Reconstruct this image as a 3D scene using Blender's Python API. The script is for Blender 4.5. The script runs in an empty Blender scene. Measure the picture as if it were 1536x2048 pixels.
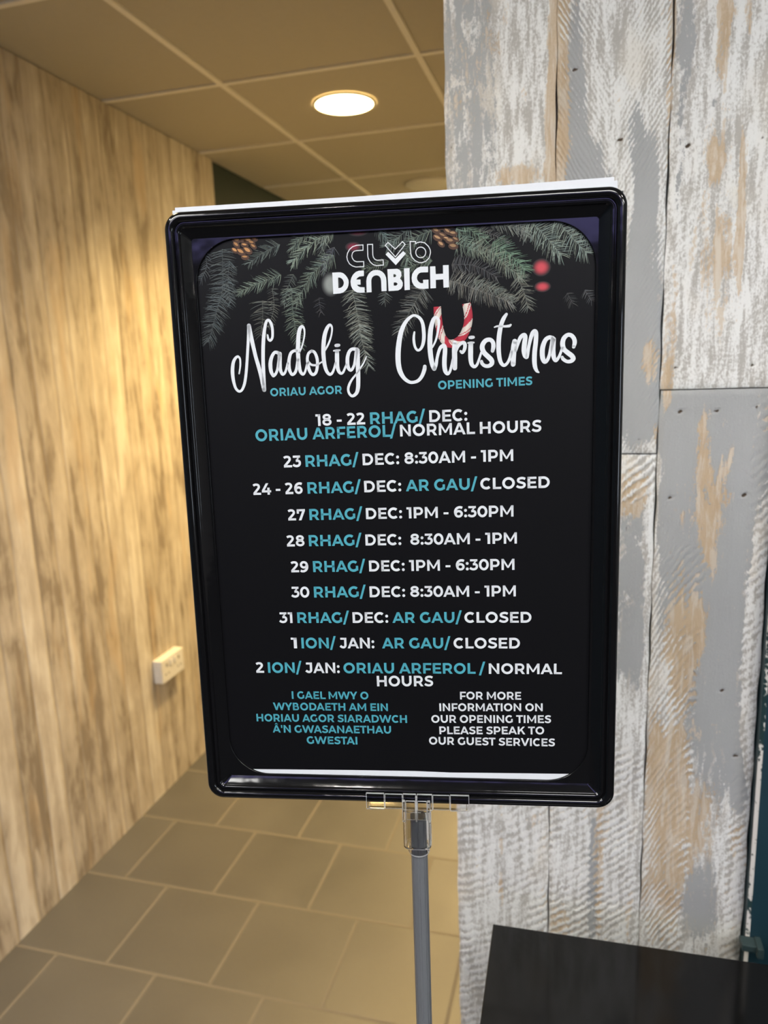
import bpy, bmesh, math, random
from mathutils import Vector, Matrix
from mathutils.geometry import tessellate_polygon

sc = bpy.context.scene
# ---------------------------------------------------------------- camera, world, exposure
CAM_Z = 1.5101
cd = bpy.data.cameras.new('camera'); cam = bpy.data.objects.new('camera', cd)
sc.collection.objects.link(cam); sc.camera = cam
cd.sensor_fit = 'VERTICAL'; cd.sensor_height = 36.0; cd.lens = 36.0*1460.578/2048.0
cd.clip_start = 0.02; cd.clip_end = 60
RIGHT = Vector((0.96413292, 0.26314157, -0.03470202)); UP = Vector((-0.01856561, 0.19728399, 0.98017057)); FWD = Vector((-0.26476978, 0.94437045, -0.19509337))
m = Matrix((RIGHT, UP, -FWD)).transposed().to_4x4(); m.translation = (0, 0, CAM_Z); cam.matrix_world = m
cd.dof.use_dof = True; cd.dof.focus_distance = 0.53; cd.dof.aperture_fstop = 8.2
sc.view_settings.view_transform = 'Standard'; sc.view_settings.look = 'None'
sc.view_settings.exposure = 0.0; sc.view_settings.gamma = 1.0; sc.view_settings.use_curve_mapping = False
try:
    sc.cycles.use_denoising = True
    sc.cycles.sample_clamp_indirect = 8.0
    sc.cycles.max_bounces = 14; sc.cycles.transmission_bounces = 12
except Exception: pass
w = bpy.data.worlds.new('world'); sc.world = w; w.use_nodes = True
w.node_tree.nodes['Background'].inputs[0].default_value = (0.75, 0.86, 1.0, 1); w.node_tree.nodes['Background'].inputs[1].default_value = 7.0
WARM_L = 24.0                # corridor downlights
PANEL_L = 23.0               # added light panels, out of view in the front room ceiling
LED_L = 2.7  # added violet panel behind the camera
WARM = (1.0, 0.68, 0.27)

# ---------------------------------------------------------------- helpers
def lin(r, g, b, k=1.0):
    f = lambda c: (c/255/12.92 if c/255 <= .04045 else ((c/255+.055)/1.055)**2.4)*k
    return (f(r), f(g), f(b), 1.0)

class NT:
    def __init__(s, name):
        s.m = bpy.data.materials.new(name); s.m.use_nodes = True; s.t = s.m.node_tree
        s.b = s.t.nodes['Principled BSDF']; s.out = s.t.nodes['Material Output']
    def n(s, typ, **kw):
        nd = s.t.nodes.new(typ)
        for k, v in kw.items():
            if k.startswith('i_'):
                key = k[2:]; key = int(key) if key.isdigit() else key.replace('_', ' ')
                s.set(nd.inputs[key], v)
            else: setattr(nd, k, v)
        return nd
    def set(s, sock, v):
        if hasattr(v, 'is_output') or isinstance(v, bpy.types.NodeSocket): s.t.links.new(v, sock)
        else: sock.default_value = v
    def math(s, op, a, b=None, c=None, clamp=False):
        nd = s.t.nodes.new('ShaderNodeMath'); nd.operation = op; nd.use_clamp = clamp
        for i, v in enumerate((a, b, c)):
            if v is not None: s.set(nd.inputs[i], v)
        return nd.outputs[0]
    def mix(s, f, a, b):
        nd = s.t.nodes.new('ShaderNodeMix'); nd.data_type = 'RGBA'
        s.set(nd.inputs[0], f); s.set(nd.inputs[6], a); s.set(nd.inputs[7], b); return nd.outputs[2]
    def ramp(s, f, lo_, hi, smooth=True):
        nd = s.t.nodes.new('ShaderNodeMapRange'); nd.interpolation_type = 'SMOOTHSTEP' if smooth else 'LINEAR'
        s.set(nd.inputs[0], f); s.set(nd.inputs[1], lo_); s.set(nd.inputs[2], hi); return nd.outputs[0]
    def noise(s, vec, scale, detail=4, rough=.55, dist=0):
        nd = s.n('ShaderNodeTexNoise', i_Vector=vec, i_Scale=scale, i_Detail=detail, i_Roughness=rough, i_Distortion=dist); return nd.outputs[0]
    def mapping(s, vec, scale=(1, 1, 1), loc=(0, 0, 0), rot=(0, 0, 0)):
        nd = s.n('ShaderNodeMapping', i_Vector=vec, i_Scale=scale, i_Location=loc, i_Rotation=rot); return nd.outputs[0]
    def obj(s): return s.n('ShaderNodeTexCoord').outputs['Object']
    def attr(s, name): return s.n('ShaderNodeAttribute', attribute_name=name)
    def bump(s, h, strength=.3, dist=.002):
        s.set(s.b.inputs['Normal'], s.n('ShaderNodeBump', i_Height=h, i_Strength=strength, i_Distance=dist).outputs[0])
    def base(s, c, rough=.5, spec=.5, metal=0):
        s.set(s.b.inputs['Base Color'], c); s.set(s.b.inputs['Roughness'], rough); s.b.inputs['Specular IOR Level'].default_value = spec; s.b.inputs['Metallic'].default_value = metal
        return s

def simple(name, col, rough=.5, spec=.5, metal=0, noise_amt=.06, scale=40):
    t = NT(name); v = t.obj(); f = t.noise(v, scale)
    c2 = tuple(c*(1-noise_amt*2) for c in col[:3])+(1,)
    t.base(t.mix(f, col, c2), rough, spec, metal); return t.m
def emit(name, col, strength):
    t = NT(name); t.base((.8, .8, .8, 1), .5); t.b.inputs['Emission Color'].default_value = tuple(col)+(1,); t.b.inputs['Emission Strength'].default_value = strength; return t.m

def link(o, parent=None):
    sc.collection.objects.link(o)
    if parent is not None: o.parent = parent
    return o
def mesh_obj(name, verts, faces, mats, parent=None, smooth=None, mi=None, cols=None):
    me = bpy.data.meshes.new(name); me.from_pydata([tuple(v) for v in verts], [], faces)
    for mt in (mats if isinstance(mats, (list, tuple)) else [mats]): me.materials.append(mt)
    if mi: me.polygons.foreach_set('material_index', mi)
    me.update()
    if smooth is not None:
        me.shade_smooth(); me.set_sharp_from_angle(angle=math.radians(smooth))
    o = bpy.data.objects.new(name, me); return link(o, parent)
def bm_obj(name, bm, mats, parent=None, smooth=None):
    bmesh.ops.recalc_face_normals(bm, faces=bm.faces)
    me = bpy.data.meshes.new(name); bm.to_mesh(me); bm.free()
    for mt in (mats if isinstance(mats, (list, tuple)) else [mats]): me.materials.append(mt)
    if smooth is not None:
        me.shade_smooth(); me.set_sharp_from_angle(angle=math.radians(smooth))
    return link(bpy.data.objects.new(name, me), parent)
def box(bm, x0, x1, y0, y1, z0, z1, bev=0, seg=2):
    r = bmesh.ops.create_cube(bm, size=1.0)
    for v in r['verts']:
        v.co = Vector(((x0+x1)/2+v.co.x*(x1-x0), (y0+y1)/2+v.co.y*(y1-y0), (z0+z1)/2+v.co.z*(z1-z0)))
    if bev:
        es = list({e for v in r['verts'] for e in v.link_edges})
        bmesh.ops.bevel(bm, geom=es, offset=bev, segments=seg, affect='EDGES', profile=.5)
def boxes(name, lst, mat, parent=None, bev=0, smooth=None):
    bm = bmesh.new()
    for b in lst: box(bm, *b, bev)
    return bm_obj(name, bm, mat, parent, smooth)
def cyl(bm, r1, r2, z0, z1, seg=48, cx=0, cy=0, rot=0, caps=True):
    M = Matrix.Translation((cx, cy, (z0+z1)/2)) @ Matrix.Rotation(rot, 4, 'Z')
    return bmesh.ops.create_cone(bm, cap_ends=caps, segments=seg, radius1=r1, radius2=r2, depth=z1-z0, matrix=M)
def lathe(bm, prof, seg=64, cx=0, cy=0):
    rings = []
    for r, z in prof:
        rings.append([bm.verts.new((cx+r*math.cos(2*math.pi*i/seg), cy+r*math.sin(2*math.pi*i/seg), z)) for i in range(seg)])
    for a, b in zip(rings, rings[1:]):
        for i in range(seg): bm.faces.new((a[i], a[(i+1) % seg], b[(i+1) % seg], b[i]))
    return rings
def empty(name, loc, label, cat, group=None):
    o = bpy.data.objects.new(name, None); o.location = loc; link(o); tag(o, label, cat, group); return o
def tag(o, label, cat, group=None):
    o['label'] = label; o['category'] = cat
    if group: o['group'] = group
    return o
def struct(o, label=None):
    o['kind'] = 'structure'
    if label: o['label'] = label
    return o

# ---------------------------------------------------------------- room constants (metres)
XL = -1.4705; CEIL = CAM_Z+0.8396; YB = -7.0; XR = 4.6; YE = 7.0
XP0, XP1, YP = -0.172, 0.2150, 0.95        # board-clad end of the partition
GX, GY = -1.0661, 1.5761                   # ceiling grid origin

# ---------------------------------------------------------------- materials of the room
def mat_floor():
    t = NT('slate_tile'); v = t.obj()
    mp = t.mapping(v, loc=(1.039, -1.3836, 0))
    br = t.n('ShaderNodeTexBrick', offset=.5, offset_frequency=2, squash=1.0, i_Vector=mp, i_Color1=(0, 0, 0, 1), i_Color2=(1, 1, 1, 1), i_Mortar=(.5, .5, .5, 1), i_Scale=1.0, i_Mortar_Size=.0048, i_Mortar_Smooth=.3, i_Bias=0.0, i_Brick_Width=.3, i_Row_Height=.3)
    tone = t.math('MULTIPLY', br.outputs['Color'], .35)
    n1 = t.noise(v, 5, 5, .6); n2 = t.noise(v, 60, 3)
    tone = t.math('ADD', tone, t.math('MULTIPLY', n1, .5)); tone = t.math('ADD', tone, t.math('MULTIPLY', n2, .15))
    tile = t.mix(tone, (.062, .060, .056, 1), (.115, .112, .104, 1))
    t.base(t.mix(br.outputs['Fac'], tile, (.145, .13, .108, 1)), .5, .9)
    rg = t.math('ADD', .33, t.math('MULTIPLY', n1, .22)); t.set(t.b.inputs['Roughness'], t.math('MAXIMUM', rg, t.math('MULTIPLY', br.outputs['Fac'], .8)))
    h = t.math('SUBTRACT', t.math('MULTIPLY', n1, .4), br.outputs['Fac']); t.bump(h, .25, .002)
    return t.m
def mat_wall_wood():
    t = NT('whitewashed_timber'); v = t.obj()
    sep = t.n('ShaderNodeSeparateXYZ', i_0=v)
    wob = t.noise(t.mapping(v, scale=(1, 1, .5)), 2.2, 3)
    y = t.math('ADD', sep.outputs[1], t.math('MULTIPLY', t.math('SUBTRACT', wob, .5), .03))
    idx = t.math('FLOOR', t.math('MULTIPLY', y, 1/.082))
    rnd = t.n('ShaderNodeTexWhiteNoise', noise_dimensions='1D', i_W=idx)
    fr = t.math('FRACT', t.math('MULTIPLY', y, 1/.082))
    edge = t.math('ABSOLUTE', t.math('SUBTRACT', fr, .5))
    seam = t.ramp(edge, .40, .5)
    cv = t.n('ShaderNodeCombineXYZ', i_0=t.math('MULTIPLY', rnd.outputs[0], 7.0), i_1=t.math('MULTIPLY', y, 14.0), i_2=t.math('MULTIPLY', sep.outputs[2], 1.3)).outputs[0]
    a = t.noise(cv, 1.0, 5, .6, .4)
    cv2 = t.n('ShaderNodeCombineXYZ', i_0=3.0, i_1=t.math('MULTIPLY', y, 25.0), i_2=t.math('MULTIPLY', sep.outputs[2], 4.0)).outputs[0]
    b = t.noise(cv2, 1.0, 4, .55, .8)
    cv3 = t.n('ShaderNodeCombineXYZ', i_0=9.0, i_1=t.math('MULTIPLY', y, 11.0), i_2=t.math('MULTIPLY', sep.outputs[2], 2.2)).outputs[0]
    c3 = t.noise(cv3, 1.0, 3, .5, .5)
    tone = t.math('ADD', t.math('MULTIPLY', a, .6), t.math('MULTIPLY', b, .4))
    tone = t.math('ADD', tone, t.math('MULTIPLY', t.math('SUBTRACT', rnd.outputs[0], .5), .15))
    kn = t.noise(t.mapping(v, scale=(1, 1, .6)), 13, 3, .6, .3); tone = t.math('ADD', tone, t.math('MULTIPLY', t.math('SUBTRACT', kn, .5), .28))
    cr = t.n('ShaderNodeValToRGB', i_Fac=tone); e = cr.color_ramp.elements
    e[0].position = .37; e[0].color = (.27, .225, .175, 1); e[1].position = .63; e[1].color = (.69, .645, .565, 1)
    for p_, c_ in ((.45, (.45, .395, .32, 1)), (.54, (.56, .505, .425, 1))):
        q = cr.color_ramp.elements.new(p_); q.color = c_
    col = t.mix(t.math('MULTIPLY', t.ramp(c3, .55, .72), .5), cr.outputs[0], (.57, .43, .27, 1))
    col = t.mix(t.math('MULTIPLY', t.ramp(b, .62, .74), .45), col, (.70, .655, .58, 1))
    col = t.mix(t.math('MULTIPLY', seam, .4), col, (.26, .20, .14, 1))
    t.base(col, .62, .3); t.bump(t.math('SUBTRACT', t.math('MULTIPLY', tone, 1.0), t.math('MULTIPLY', seam, .6)), .5, .006)
    return t.m
M_FLOOR = mat_floor(); M_WOOD = mat_wall_wood()
M_TILE = simple('ceiling_tile_white', (.50, .465, .39, 1), .8, .2, 0, .04, 60)
M_BAR = simple('ceiling_bar_white', (.86, .83, .77, 1), .45, .4, 0, .03)
M_TEAL = simple('teal_paint', (.012, .041, .058, 1), .45, .5, 0, .12, 25)
M_PLASTER = simple('pale_plaster', (.62, .60, .57, 1), .8, .2)
M_WHITE = simple('white_plastic', (.80, .79, .76, 1), .4, .5)
M_BLACKM = simple('black_metal', (.015, .015, .016, 1), .4, .5)

# ---------------------------------------------------------------- setting
def quad_wall(name, lst, mat, label): return struct(boxes(name, lst, mat), label)
flo = quad_wall('floor', [(XL-.1, XR+.1, YB-.1, YE+.1, -.08, 0)], M_FLOOR, 'grey slate tiled floor in staggered rows')
boxes('added_dark_matting', [(XL, XR, YB, -.1, 0, .004)], simple('charcoal_floor_cover', (.03, .03, .031, 1), .95, .1, 0, .2, 200), flo)['label'] = 'added charcoal floor cover behind the camera, darkens the frame reflections'  # unseen dark cover, added so the frame slopes mirror black
ceil = quad_wall('ceiling', [(XL-.1, XR+.1, YB-.1, YE+.1, CEIL+.004, CEIL+.08)], M_TILE, 'suspended ceiling of plain square tiles')
bars = []
k = -1
x = GX
while x > XL: x -= .6
x += .6
while x < XR: bars.append((x-.0085, x+.0085, YB, YE, CEIL-.002, CEIL+.006)); x += .6
y = GY
while y > YB: y -= .6
y += .6
while y < YE: bars.append((XL, XR, y-.0085, y+.0085, CEIL-.0015, CEIL+.0055)); y += .6
g = boxes('ceiling_grid', bars, M_BAR, ceil)
wl = quad_wall('wall_left', [(XL-.1, XL, .35, 2.868, 0, CEIL)], M_WOOD, 'wall of weathered upright timber planks on the left')
boxes('painted_section', [(XL-.1, XL-.012, 2.868, YE, 0, CEIL)], simple('deep_green_paint', (.016, .030, .026, 1), .7, .25, 0, .12, 25), wl)['label'] = 'dark green painted end of the left wall'
boxes('painted_front_section', [(XL-.1, XL-.012, YB-.1, .35, 0, CEIL)], M_TEAL, wl)['label'] = 'dark teal painted front part of the left wall'
quad_wall('wall_end', [(XL-.1, XP0+.02, YE, YE+.1, 0, CEIL)], M_TEAL, 'dark teal end wall of the corridor')
quad_wall('wall_back', [(XL-.1, XR, YB-.1, YB, 0, CEIL)], M_TEAL, 'dark teal wall behind the camera')
wy0, wy1, wz0, wz1 = -2.9, -1.3, .55, 2.15
quad_wall('wall_side', [(XR, XR+.1, YB-.1, wy0, 0, CEIL), (XR, XR+.1, wy1, YE, 0, CEIL), (XR, XR+.1, wy0, wy1, 0, wz0), (XR, XR+.1, wy0, wy1, wz1, CEIL)], M_PLASTER, 'plain wall at the far right side')
win = struct(boxes('added_window_1', [(XR+.01, XR+.09, wy0, wy0+.05, wz0, wz1), (XR+.01, XR+.09, wy1-.05, wy1, wz0, wz1), (XR+.01, XR+.09, wy0+.05, wy1-.05, wz0, wz0+.05), (XR+.01, XR+.09, wy0+.05, wy1-.05, wz1-.05, wz1)], M_WHITE), 'added white framed window out of view in the far right wall')  # unseen window, added to put daylight highlights on the frame rim
tg = NT('added_window_glass'); tb_ = tg.n('ShaderNodeBsdfTransparent'); gb_ = tg.n('ShaderNodeBsdfGlossy', i_Roughness=.02); mx = tg.n('ShaderNodeMixShader', i_0=.06)
tg.t.links.new(tb_.outputs[0], mx.inputs[1]); tg.t.links.new(gb_.outputs[0], mx.inputs[2]); tg.t.links.new(mx.outputs[0], tg.out.inputs['Surface'])
boxes('pane', [(XR+.046, XR+.050, wy0+.0501, wy1-.0501, wz0+.0501, wz1-.0501)], tg.m, win)
wr = quad_wall('wall_right', [(XP0+.008, XR, YP+.021, YE, 0, CEIL)], M_PLASTER, 'partition wall faced with whitewashed boards')

# ---------------------------------------------------------------- reclaimed boards on the end of the partition
BLOBS = [["g",-0.1438,1.8632,0.0411,0.1991,0.42,0],["w",-0.0823,1.8123,0.0199,0.1726,0.8,0],["t",-0.1112,1.8907,0.0186,0.0465,0.45,0],["t",-0.0464,1.7865,0.006,0.1128,0.9,0],["t",-0.0822,1.7287,0.0299,0.0146,0.9,0],["t",-0.0753,1.8115,0.0053,0.0265,0.6,0],["t",-0.1472,1.8311,0.0199,0.0398,0.35,0],["t",-0.036,1.8646,0.0106,0.146,0.9,0],["t",-0.0336,1.7634,0.0093,0.0597,0.8,0],["g",-0.0193,1.7941,0.0159,0.1261,1.0,0],["g",0.0015,1.7271,0.0265,0.0398,1.0,0],["w",0.0291,1.8404,0.0398,0.1261,0.9,0],["t",0.0252,1.8254,0.006,0.0398,0.45,0],["t",0.0839,1.818,0.0046,0.1726,0.75,0],["g",0.0477,1.76,0.0086,0.0465,1.2,0],["g",0.0581,1.6891,0.0146,0.073,1.3,-6],["g",0.0645,1.5769,0.0319,0.1128,0.95,0],["g",0.0655,1.4593,0.0332,0.073,0.9,0],["w",0.0459,1.6737,0.0066,0.0664,1.2,0],["w",0.083,1.676,0.0106,0.0863,0.9,0],["t",0.046,1.6682,0.0046,0.0398,0.7,0],["t",0.0726,1.5039,0.0106,0.0299,1.1,0],["t",0.0814,1.4166,0.004,0.0199,0.8,0],["t",0.0556,1.3449,0.0199,0.0299,0.9,0],["w",0.0712,1.3765,0.0265,0.0299,0.9,0],["g",0.0629,1.2246,0.0239,0.1128,0.75,0],["w",0.0817,1.2387,0.006,0.1527,1.0,0],["g",0.0624,1.1154,0.0199,0.0531,0.6,0],["w",0.0616,0.9937,0.0265,0.1062,0.9,0],["t",0.0279,0.8215,0.0066,0.1062,0.8,0],["g",0.0212,0.7886,0.0073,0.0996,1.2,0],["w",-0.0173,0.79,0.0332,0.1195,0.8,0],["w",0.0638,0.8038,0.0265,0.0996,0.9,0],["t",-0.0233,0.7152,0.0146,0.0265,0.7,0],["t",0.0714,0.7252,0.0053,0.0531,0.6,0],["w",-0.1393,0.7272,0.0398,0.1991,1.0,0],["t",-0.108,0.7829,0.0033,0.1128,0.8,0],["t",-0.0653,0.8705,0.0093,0.0146,0.7,0],["w",-0.0735,0.7805,0.0265,0.0929,0.9,0],["t",-0.1204,0.7808,0.0093,0.0106,0.4,0],["t",-0.0769,0.7301,0.0066,0.0159,0.5,0],["g",0.0961,1.8011,0.0106,0.1991,0.7,0],["w",0.1437,1.734,0.0531,0.2788,0.7,0],["t",0.1361,1.851,0.0073,0.0531,1.1,0],["t",0.1389,1.875,0.0133,0.0133,0.6,0],["t",0.1602,1.8719,0.0027,0.0332,1.0,0],["t",0.1377,1.7501,0.0226,0.0398,0.55,0],["t",0.1639,1.6638,0.0046,0.073,1.2,2],["t",0.1341,1.7193,0.008,0.0265,0.8,0],["t",0.1352,1.6446,0.0226,0.0531,0.6,0],["t",0.1462,1.5835,0.0173,0.073,0.55,0],["t",0.096,1.5523,0.008,0.0929,0.6,0],["g",0.1309,1.7842,0.0106,0.0066,0.9,0],["t",0.0934,1.4766,0.0066,0.0265,0.6,0],["g",0.1127,1.8443,0.0146,0.0531,0.5,0],["g",0.15,1.3979,0.0796,0.0929,0.75,0],["g",0.1204,1.3047,0.0332,0.1726,0.6,0],["g",0.1668,1.1771,0.0438,0.219,0.7,0],["t",0.1358,1.404,0.0086,0.0398,1.0,0],["t",0.1441,1.3241,0.0119,0.0498,1.1,0],["t",0.163,1.3615,0.0093,0.0597,0.7,0],["t",0.1161,1.3362,0.0146,0.0398,0.5,0],["t",0.1511,1.261,0.008,0.0398,0.6,0],["t",0.1241,1.1475,0.0199,0.0796,1.1,0],["t",0.1435,1.1757,0.0093,0.0398,0.7,0],["w",0.106,1.0701,0.0119,0.0863,0.7,0],["t",0.1163,0.9636,0.0226,0.073,1.0,0],["t",0.0962,0.9976,0.008,0.0597,0.8,0],["w",0.205,1.1795,0.0093,0.1527,1.3,0],["w",0.2107,1.0107,0.0093,0.1327,1.1,0],["g",0.2002,0.967,0.0093,0.0465,1.5,8],["t",0.1212,0.8368,0.0239,0.0863,0.7,0],["t",0.1561,0.9026,0.0199,0.0597,0.5,0],["w",0.1392,0.8625,0.0133,0.008,1.2,0],["w",0.205,0.7897,0.0265,0.073,0.7,0],["g",0.1617,0.7818,0.0265,0.0531,0.6,0],["t",0.2066,0.8731,0.0119,0.0332,0.4,0],["w",0.1348,0.9366,0.0033,0.0146,1.0,0]]
NAILS = [[-0.02,1.8354],[0.0314,1.7559],[-0.1652,1.7703],[0.1044,1.7418],[0.0635,1.4131],[0.0516,1.2979],[0.1088,1.4453],[0.1488,1.4457],[0.1921,1.4473],[0.1016,1.3404],[0.1845,1.3433],[0.1854,1.4982],[0.1021,1.4982],[0.1729,1.0914],[0.1936,1.0017],[0.1816,1.7438]]
def mat_boards():
    t = NT('worn_white_paint_on_boards'); v = t.obj()
    grey = t.attr('grey').outputs['Fac']; tan = t.attr('tan').outputs['Fac']; ph = t.attr('saw').outputs['Fac']; amp = t.attr('sawamp').outputs['Fac']; sd = t.attr('seed').outputs['Fac']
    sep = t.n('ShaderNodeSeparateXYZ', i_0=v)
    def nz(sx, sz, scale, detail=4, rough=.6, dist=.3, off=0.0):
        cv = t.n('ShaderNodeCombineXYZ', i_0=t.math('MULTIPLY', sep.outputs[0], sx), i_1=t.math('ADD', sd, off), i_2=t.math('MULTIPLY', sep.outputs[2], sz)).outputs[0]
        return t.noise(cv, scale, detail, rough, dist)
    n_ed = nz(1, .35, 70, 6, .68, .6)           # ragged edge of paint patches
    n_st = nz(1, .13, 130, 5, .62, .4, 3)       # scrapes along the grain
    n_f = nz(1, .7, 420, 3, .6, 0, 6)           # speckle
    n_b = nz(1, .5, 16, 3, .5, .5, 9)
    n_w = nz(1, .16, 60, 5, .62, .8, 12)        # broad scrapes
    n_m = t.ramp(nz(1, .6, 30, 3, .55, .5, 18), .36, .62)   # where the saw marks survive
    n_g = nz(1, 1, 900, 2, .5, 0, 15)           # grain of the saw fur
    wob = t.math('ADD', t.math('MULTIPLY', t.math('SUBTRACT', n_ed, .5), 1.5), t.math('MULTIPLY', t.math('SUBTRACT', n_w, .5), 1.1))
    stripe = t.math('SINE', t.math('MULTIPLY', t.math('ADD', ph, wob), 6.28318))
    st = t.math('MULTIPLY', t.math('MULTIPLY', stripe, amp), t.math('ADD', .25, t.math('MULTIPLY', n_m, .9)))
    c_ = lambda n_, k: t.math('MULTIPLY', t.math('SUBTRACT', n_, .5), k)
    def add(*q):
        o = q[0]
        for e_ in q[1:]: o = t.math('ADD', o, e_)
        return o
    gm = add(grey, c_(n_ed, 1.6), c_(n_st, 1.7), c_(n_f, 1.0), t.math('MULTIPLY', st, -.30))
    gm = t.ramp(gm, .42, .58)
    tm = add(tan, c_(n_ed, 1.7), c_(n_f, .8), c_(n_st, 2.0), t.math('MULTIPLY', st, -.50))
    tm = t.ramp(tm, .40, .62)
    wn = add(n_st, c_(n_f, .7), c_(n_w, .6), t.math('MULTIPLY', st, .20))
    white = t.mix(t.ramp(wn, .33, .60), (.43, .415, .385, 1), (.77, .775, .76, 1))
    white = t.mix(t.math('MULTIPLY', t.ramp(n_b, .5, .68), .35), white, (.70, .64, .54, 1))
    gcol = t.mix(n_b, (.335, .345, .35, 1), (.40, .41, .41, 1))
    gcol = t.mix(t.math('MULTIPLY', t.ramp(n_g, .55, .75), .25), gcol, (.55, .55, .53, 1))
    wcol = t.mix(n_w, (.42, .275, .14, 1), (.62, .485, .32, 1))
    wcol = t.mix(t.math('MULTIPLY', t.ramp(n_st, .48, .62), .55), wcol, (.70, .66, .58, 1))
    col = t.mix(gm, white, gcol); col = t.mix(t.math('MULTIPLY', tm, .82), col, wcol)
    nail = t.attr('nail').outputs['Fac']
    col = t.mix(t.ramp(nail, .5, .8), col, (.06, .04, .025, 1))
    t.base(col, .6, .3)
    h = t.math('ADD', t.math('MULTIPLY', st, .28), t.math('MULTIPLY', wn, .6)); h = t.math('ADD', h, t.math('MULTIPLY', n_g, .25))
    h = t.math('SUBTRACT', h, t.math('MULTIPLY', gm, .35)); h = t.math('SUBTRACT', h, t.math('MULTIPLY', tm, .35)); h = t.math('SUBTRACT', h, t.math('MULTIPLY', nail, 1.0))
    t.bump(h, .8, .0016)
    return t.m
def build_boards():
    # x0, x1, z0, z1, base grey, base tan, saw fan: (kind, spacing, slope, amp), seed, y offset
    bd = [(-.172, -.0410, 1.12, 2.345, .22, .08, (.010, 1.0, .12), 1.3, .001),
          (-.172, -.0410, 0.0, 1.117, .02, .10, (.0135, .75, .75), 2.7, .000),
          (-.0395, .0838, 1.3945, 2.345, .05, .08, (.0088, 1.3, .75), 4.1, .002),
          (-.0395, .0840, 0.0, 1.3925, .10, .12, (.0125, .9, .8), 5.9, .0005),
          (.0855, .2150, 1.4715, 2.345, .10, .06, (.011, .8, .18), 7.7, .0015),
          (.0855, .2150, 0.0, 1.4700, .27, .20, (.0125, 1.0, .6), 9.2, .0025)]
    verts = []; faces = []; A = {k: [] for k in ('grey', 'tan', 'saw', 'sawamp', 'seed', 'nail')}
    rnd = random.Random(4)
    for bi, (x0, x1, z0, z1, g0, t0, (sp, sl, sa), seed, dy) in enumerate(bd):
        nx = 34; zs = []
        zlo, zhi = max(z0, .45), min(z1, 2.0)
        if z0 < .45: zs += [z0, .2]
        n = int((zhi-zlo)/.0042); zs += [zlo+(zhi-zlo)*i/n for i in range(n+1)]
        if z1 > 2.0: zs += [2.15, z1]
        bl = [b for b in BLOBS if x0-.02 < b[1] < x1+.02 and z0-.03 < b[2] < z1+.03]
        nl = [q for q in NAILS if x0 < q[0] < x1 and z0 < q[1] < z1]
        base = len(verts)
        for j, z in enumerate(zs):
            ew = .0006*math.sin(z*37+seed)+.0005*math.sin(z*91+seed*2)
            for i in range(nx+1):
                u = i/nx; x = x0+(x1-x0)*u
                e = min(i, nx-i); ez = min(z-z0, z1-z)
                xx = x+(ew if i in (0, nx) else 0)
                yb = (.0016 if e == 0 else (.0004 if e == 1 else 0))+(.0012 if ez < .001 else 0)
                verts.append((xx, YP-dy+yb, z))
                g = g0; t = t0
                for kd, bx, bz, rx, rz, am, rot in bl:
                    dx, dz = x-bx, z-bz
                    if rot: dx += dz*math.tan(math.radians(rot))
                    d = (dx/rx)**2+(dz/rz)**2
                    if d < 7:
                        f = am/(1+math.exp((math.sqrt(d)-1)*5.0))
                        if kd == 'g': g += f*.95; t -= f*.25
                        elif kd == 't': t += f*.95
                        else: g -= f*.75; t -= f*.35
                A['grey'].append(min(max(g, -.2), 1.25)); A['tan'].append(min(max(t, -.3), 1.1))
                c = (x-(x0+x1)/2)/(x1-x0)
                if bi in (2,):   # chevron fan
                    ph = (z-abs(c+.02)*.16*sl)/sp
                elif bi in (1, 3):
                    ph = (z-(c*.105*sl+.02*c*c))/sp
                elif bi == 5:
                    ph = (z+(.11*(.18-c)*abs(c-.18)*2.0 if c < .18 else -.12*(c-.18)))/sp
                else: ph = (z-c*.13*sl)/sp
                A['saw'].append(ph); A['seed'].append(seed)
                edge = abs(c)*2
                am = sa*(.45+.55*edge)
                if bi == 5: am = sa*(1.0 if (c < -.05 and z < 1.28) or c > .32 else .15)
                if bi == 3: am = sa*(1.0 if z < 1.0 or z > 1.33 else .25)
                if bi == 2: am = sa*(.35+.65*edge) if z > 1.7 else sa*.35
                A['sawamp'].append(am)
                A['nail'].append(max([0]+[1-math.hypot((x-q[0])/.0052, (z-q[1])/.0036) for q in nl])*1.6)
        for j in range(len(zs)-1):
            for i in range(nx):
                a = base+j*(nx+1)+i
                faces.append((a, a+1, a+nx+2, a+nx+1))
        # sides and back give each board its thickness
        b2 = len(verts); N = len(zs); dep = YP+.020
        rim = [base+i for i in range(nx+1)]+[base+j*(nx+1)+nx for j in range(1, N)]+[base+(N-1)*(nx+1)+i for i in range(nx-1, -1, -1)]+[base+j*(nx+1) for j in range(N-2, 0, -1)]
        for q in rim:
            vx = verts[q]; verts.append((vx[0], dep, vx[2]))
            for k in A: A[k].append(A[k][q] if k not in ('nail',) else 0)
        L = len(rim)
        for q in range(L): faces.append((rim[(q+1) % L], rim[q], b2+q, b2+(q+1) % L))
    o = mesh_obj('plank_cladding', verts, faces, mat_boards(), wr, smooth=50)
    for k, vals in A.items():
        at = o.data.attributes.new(k, 'FLOAT', 'POINT'); at.data.foreach_set('value', vals)
    o['label'] = 'whitewashed rough-sawn boards with bare tan patches'
build_boards()

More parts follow.
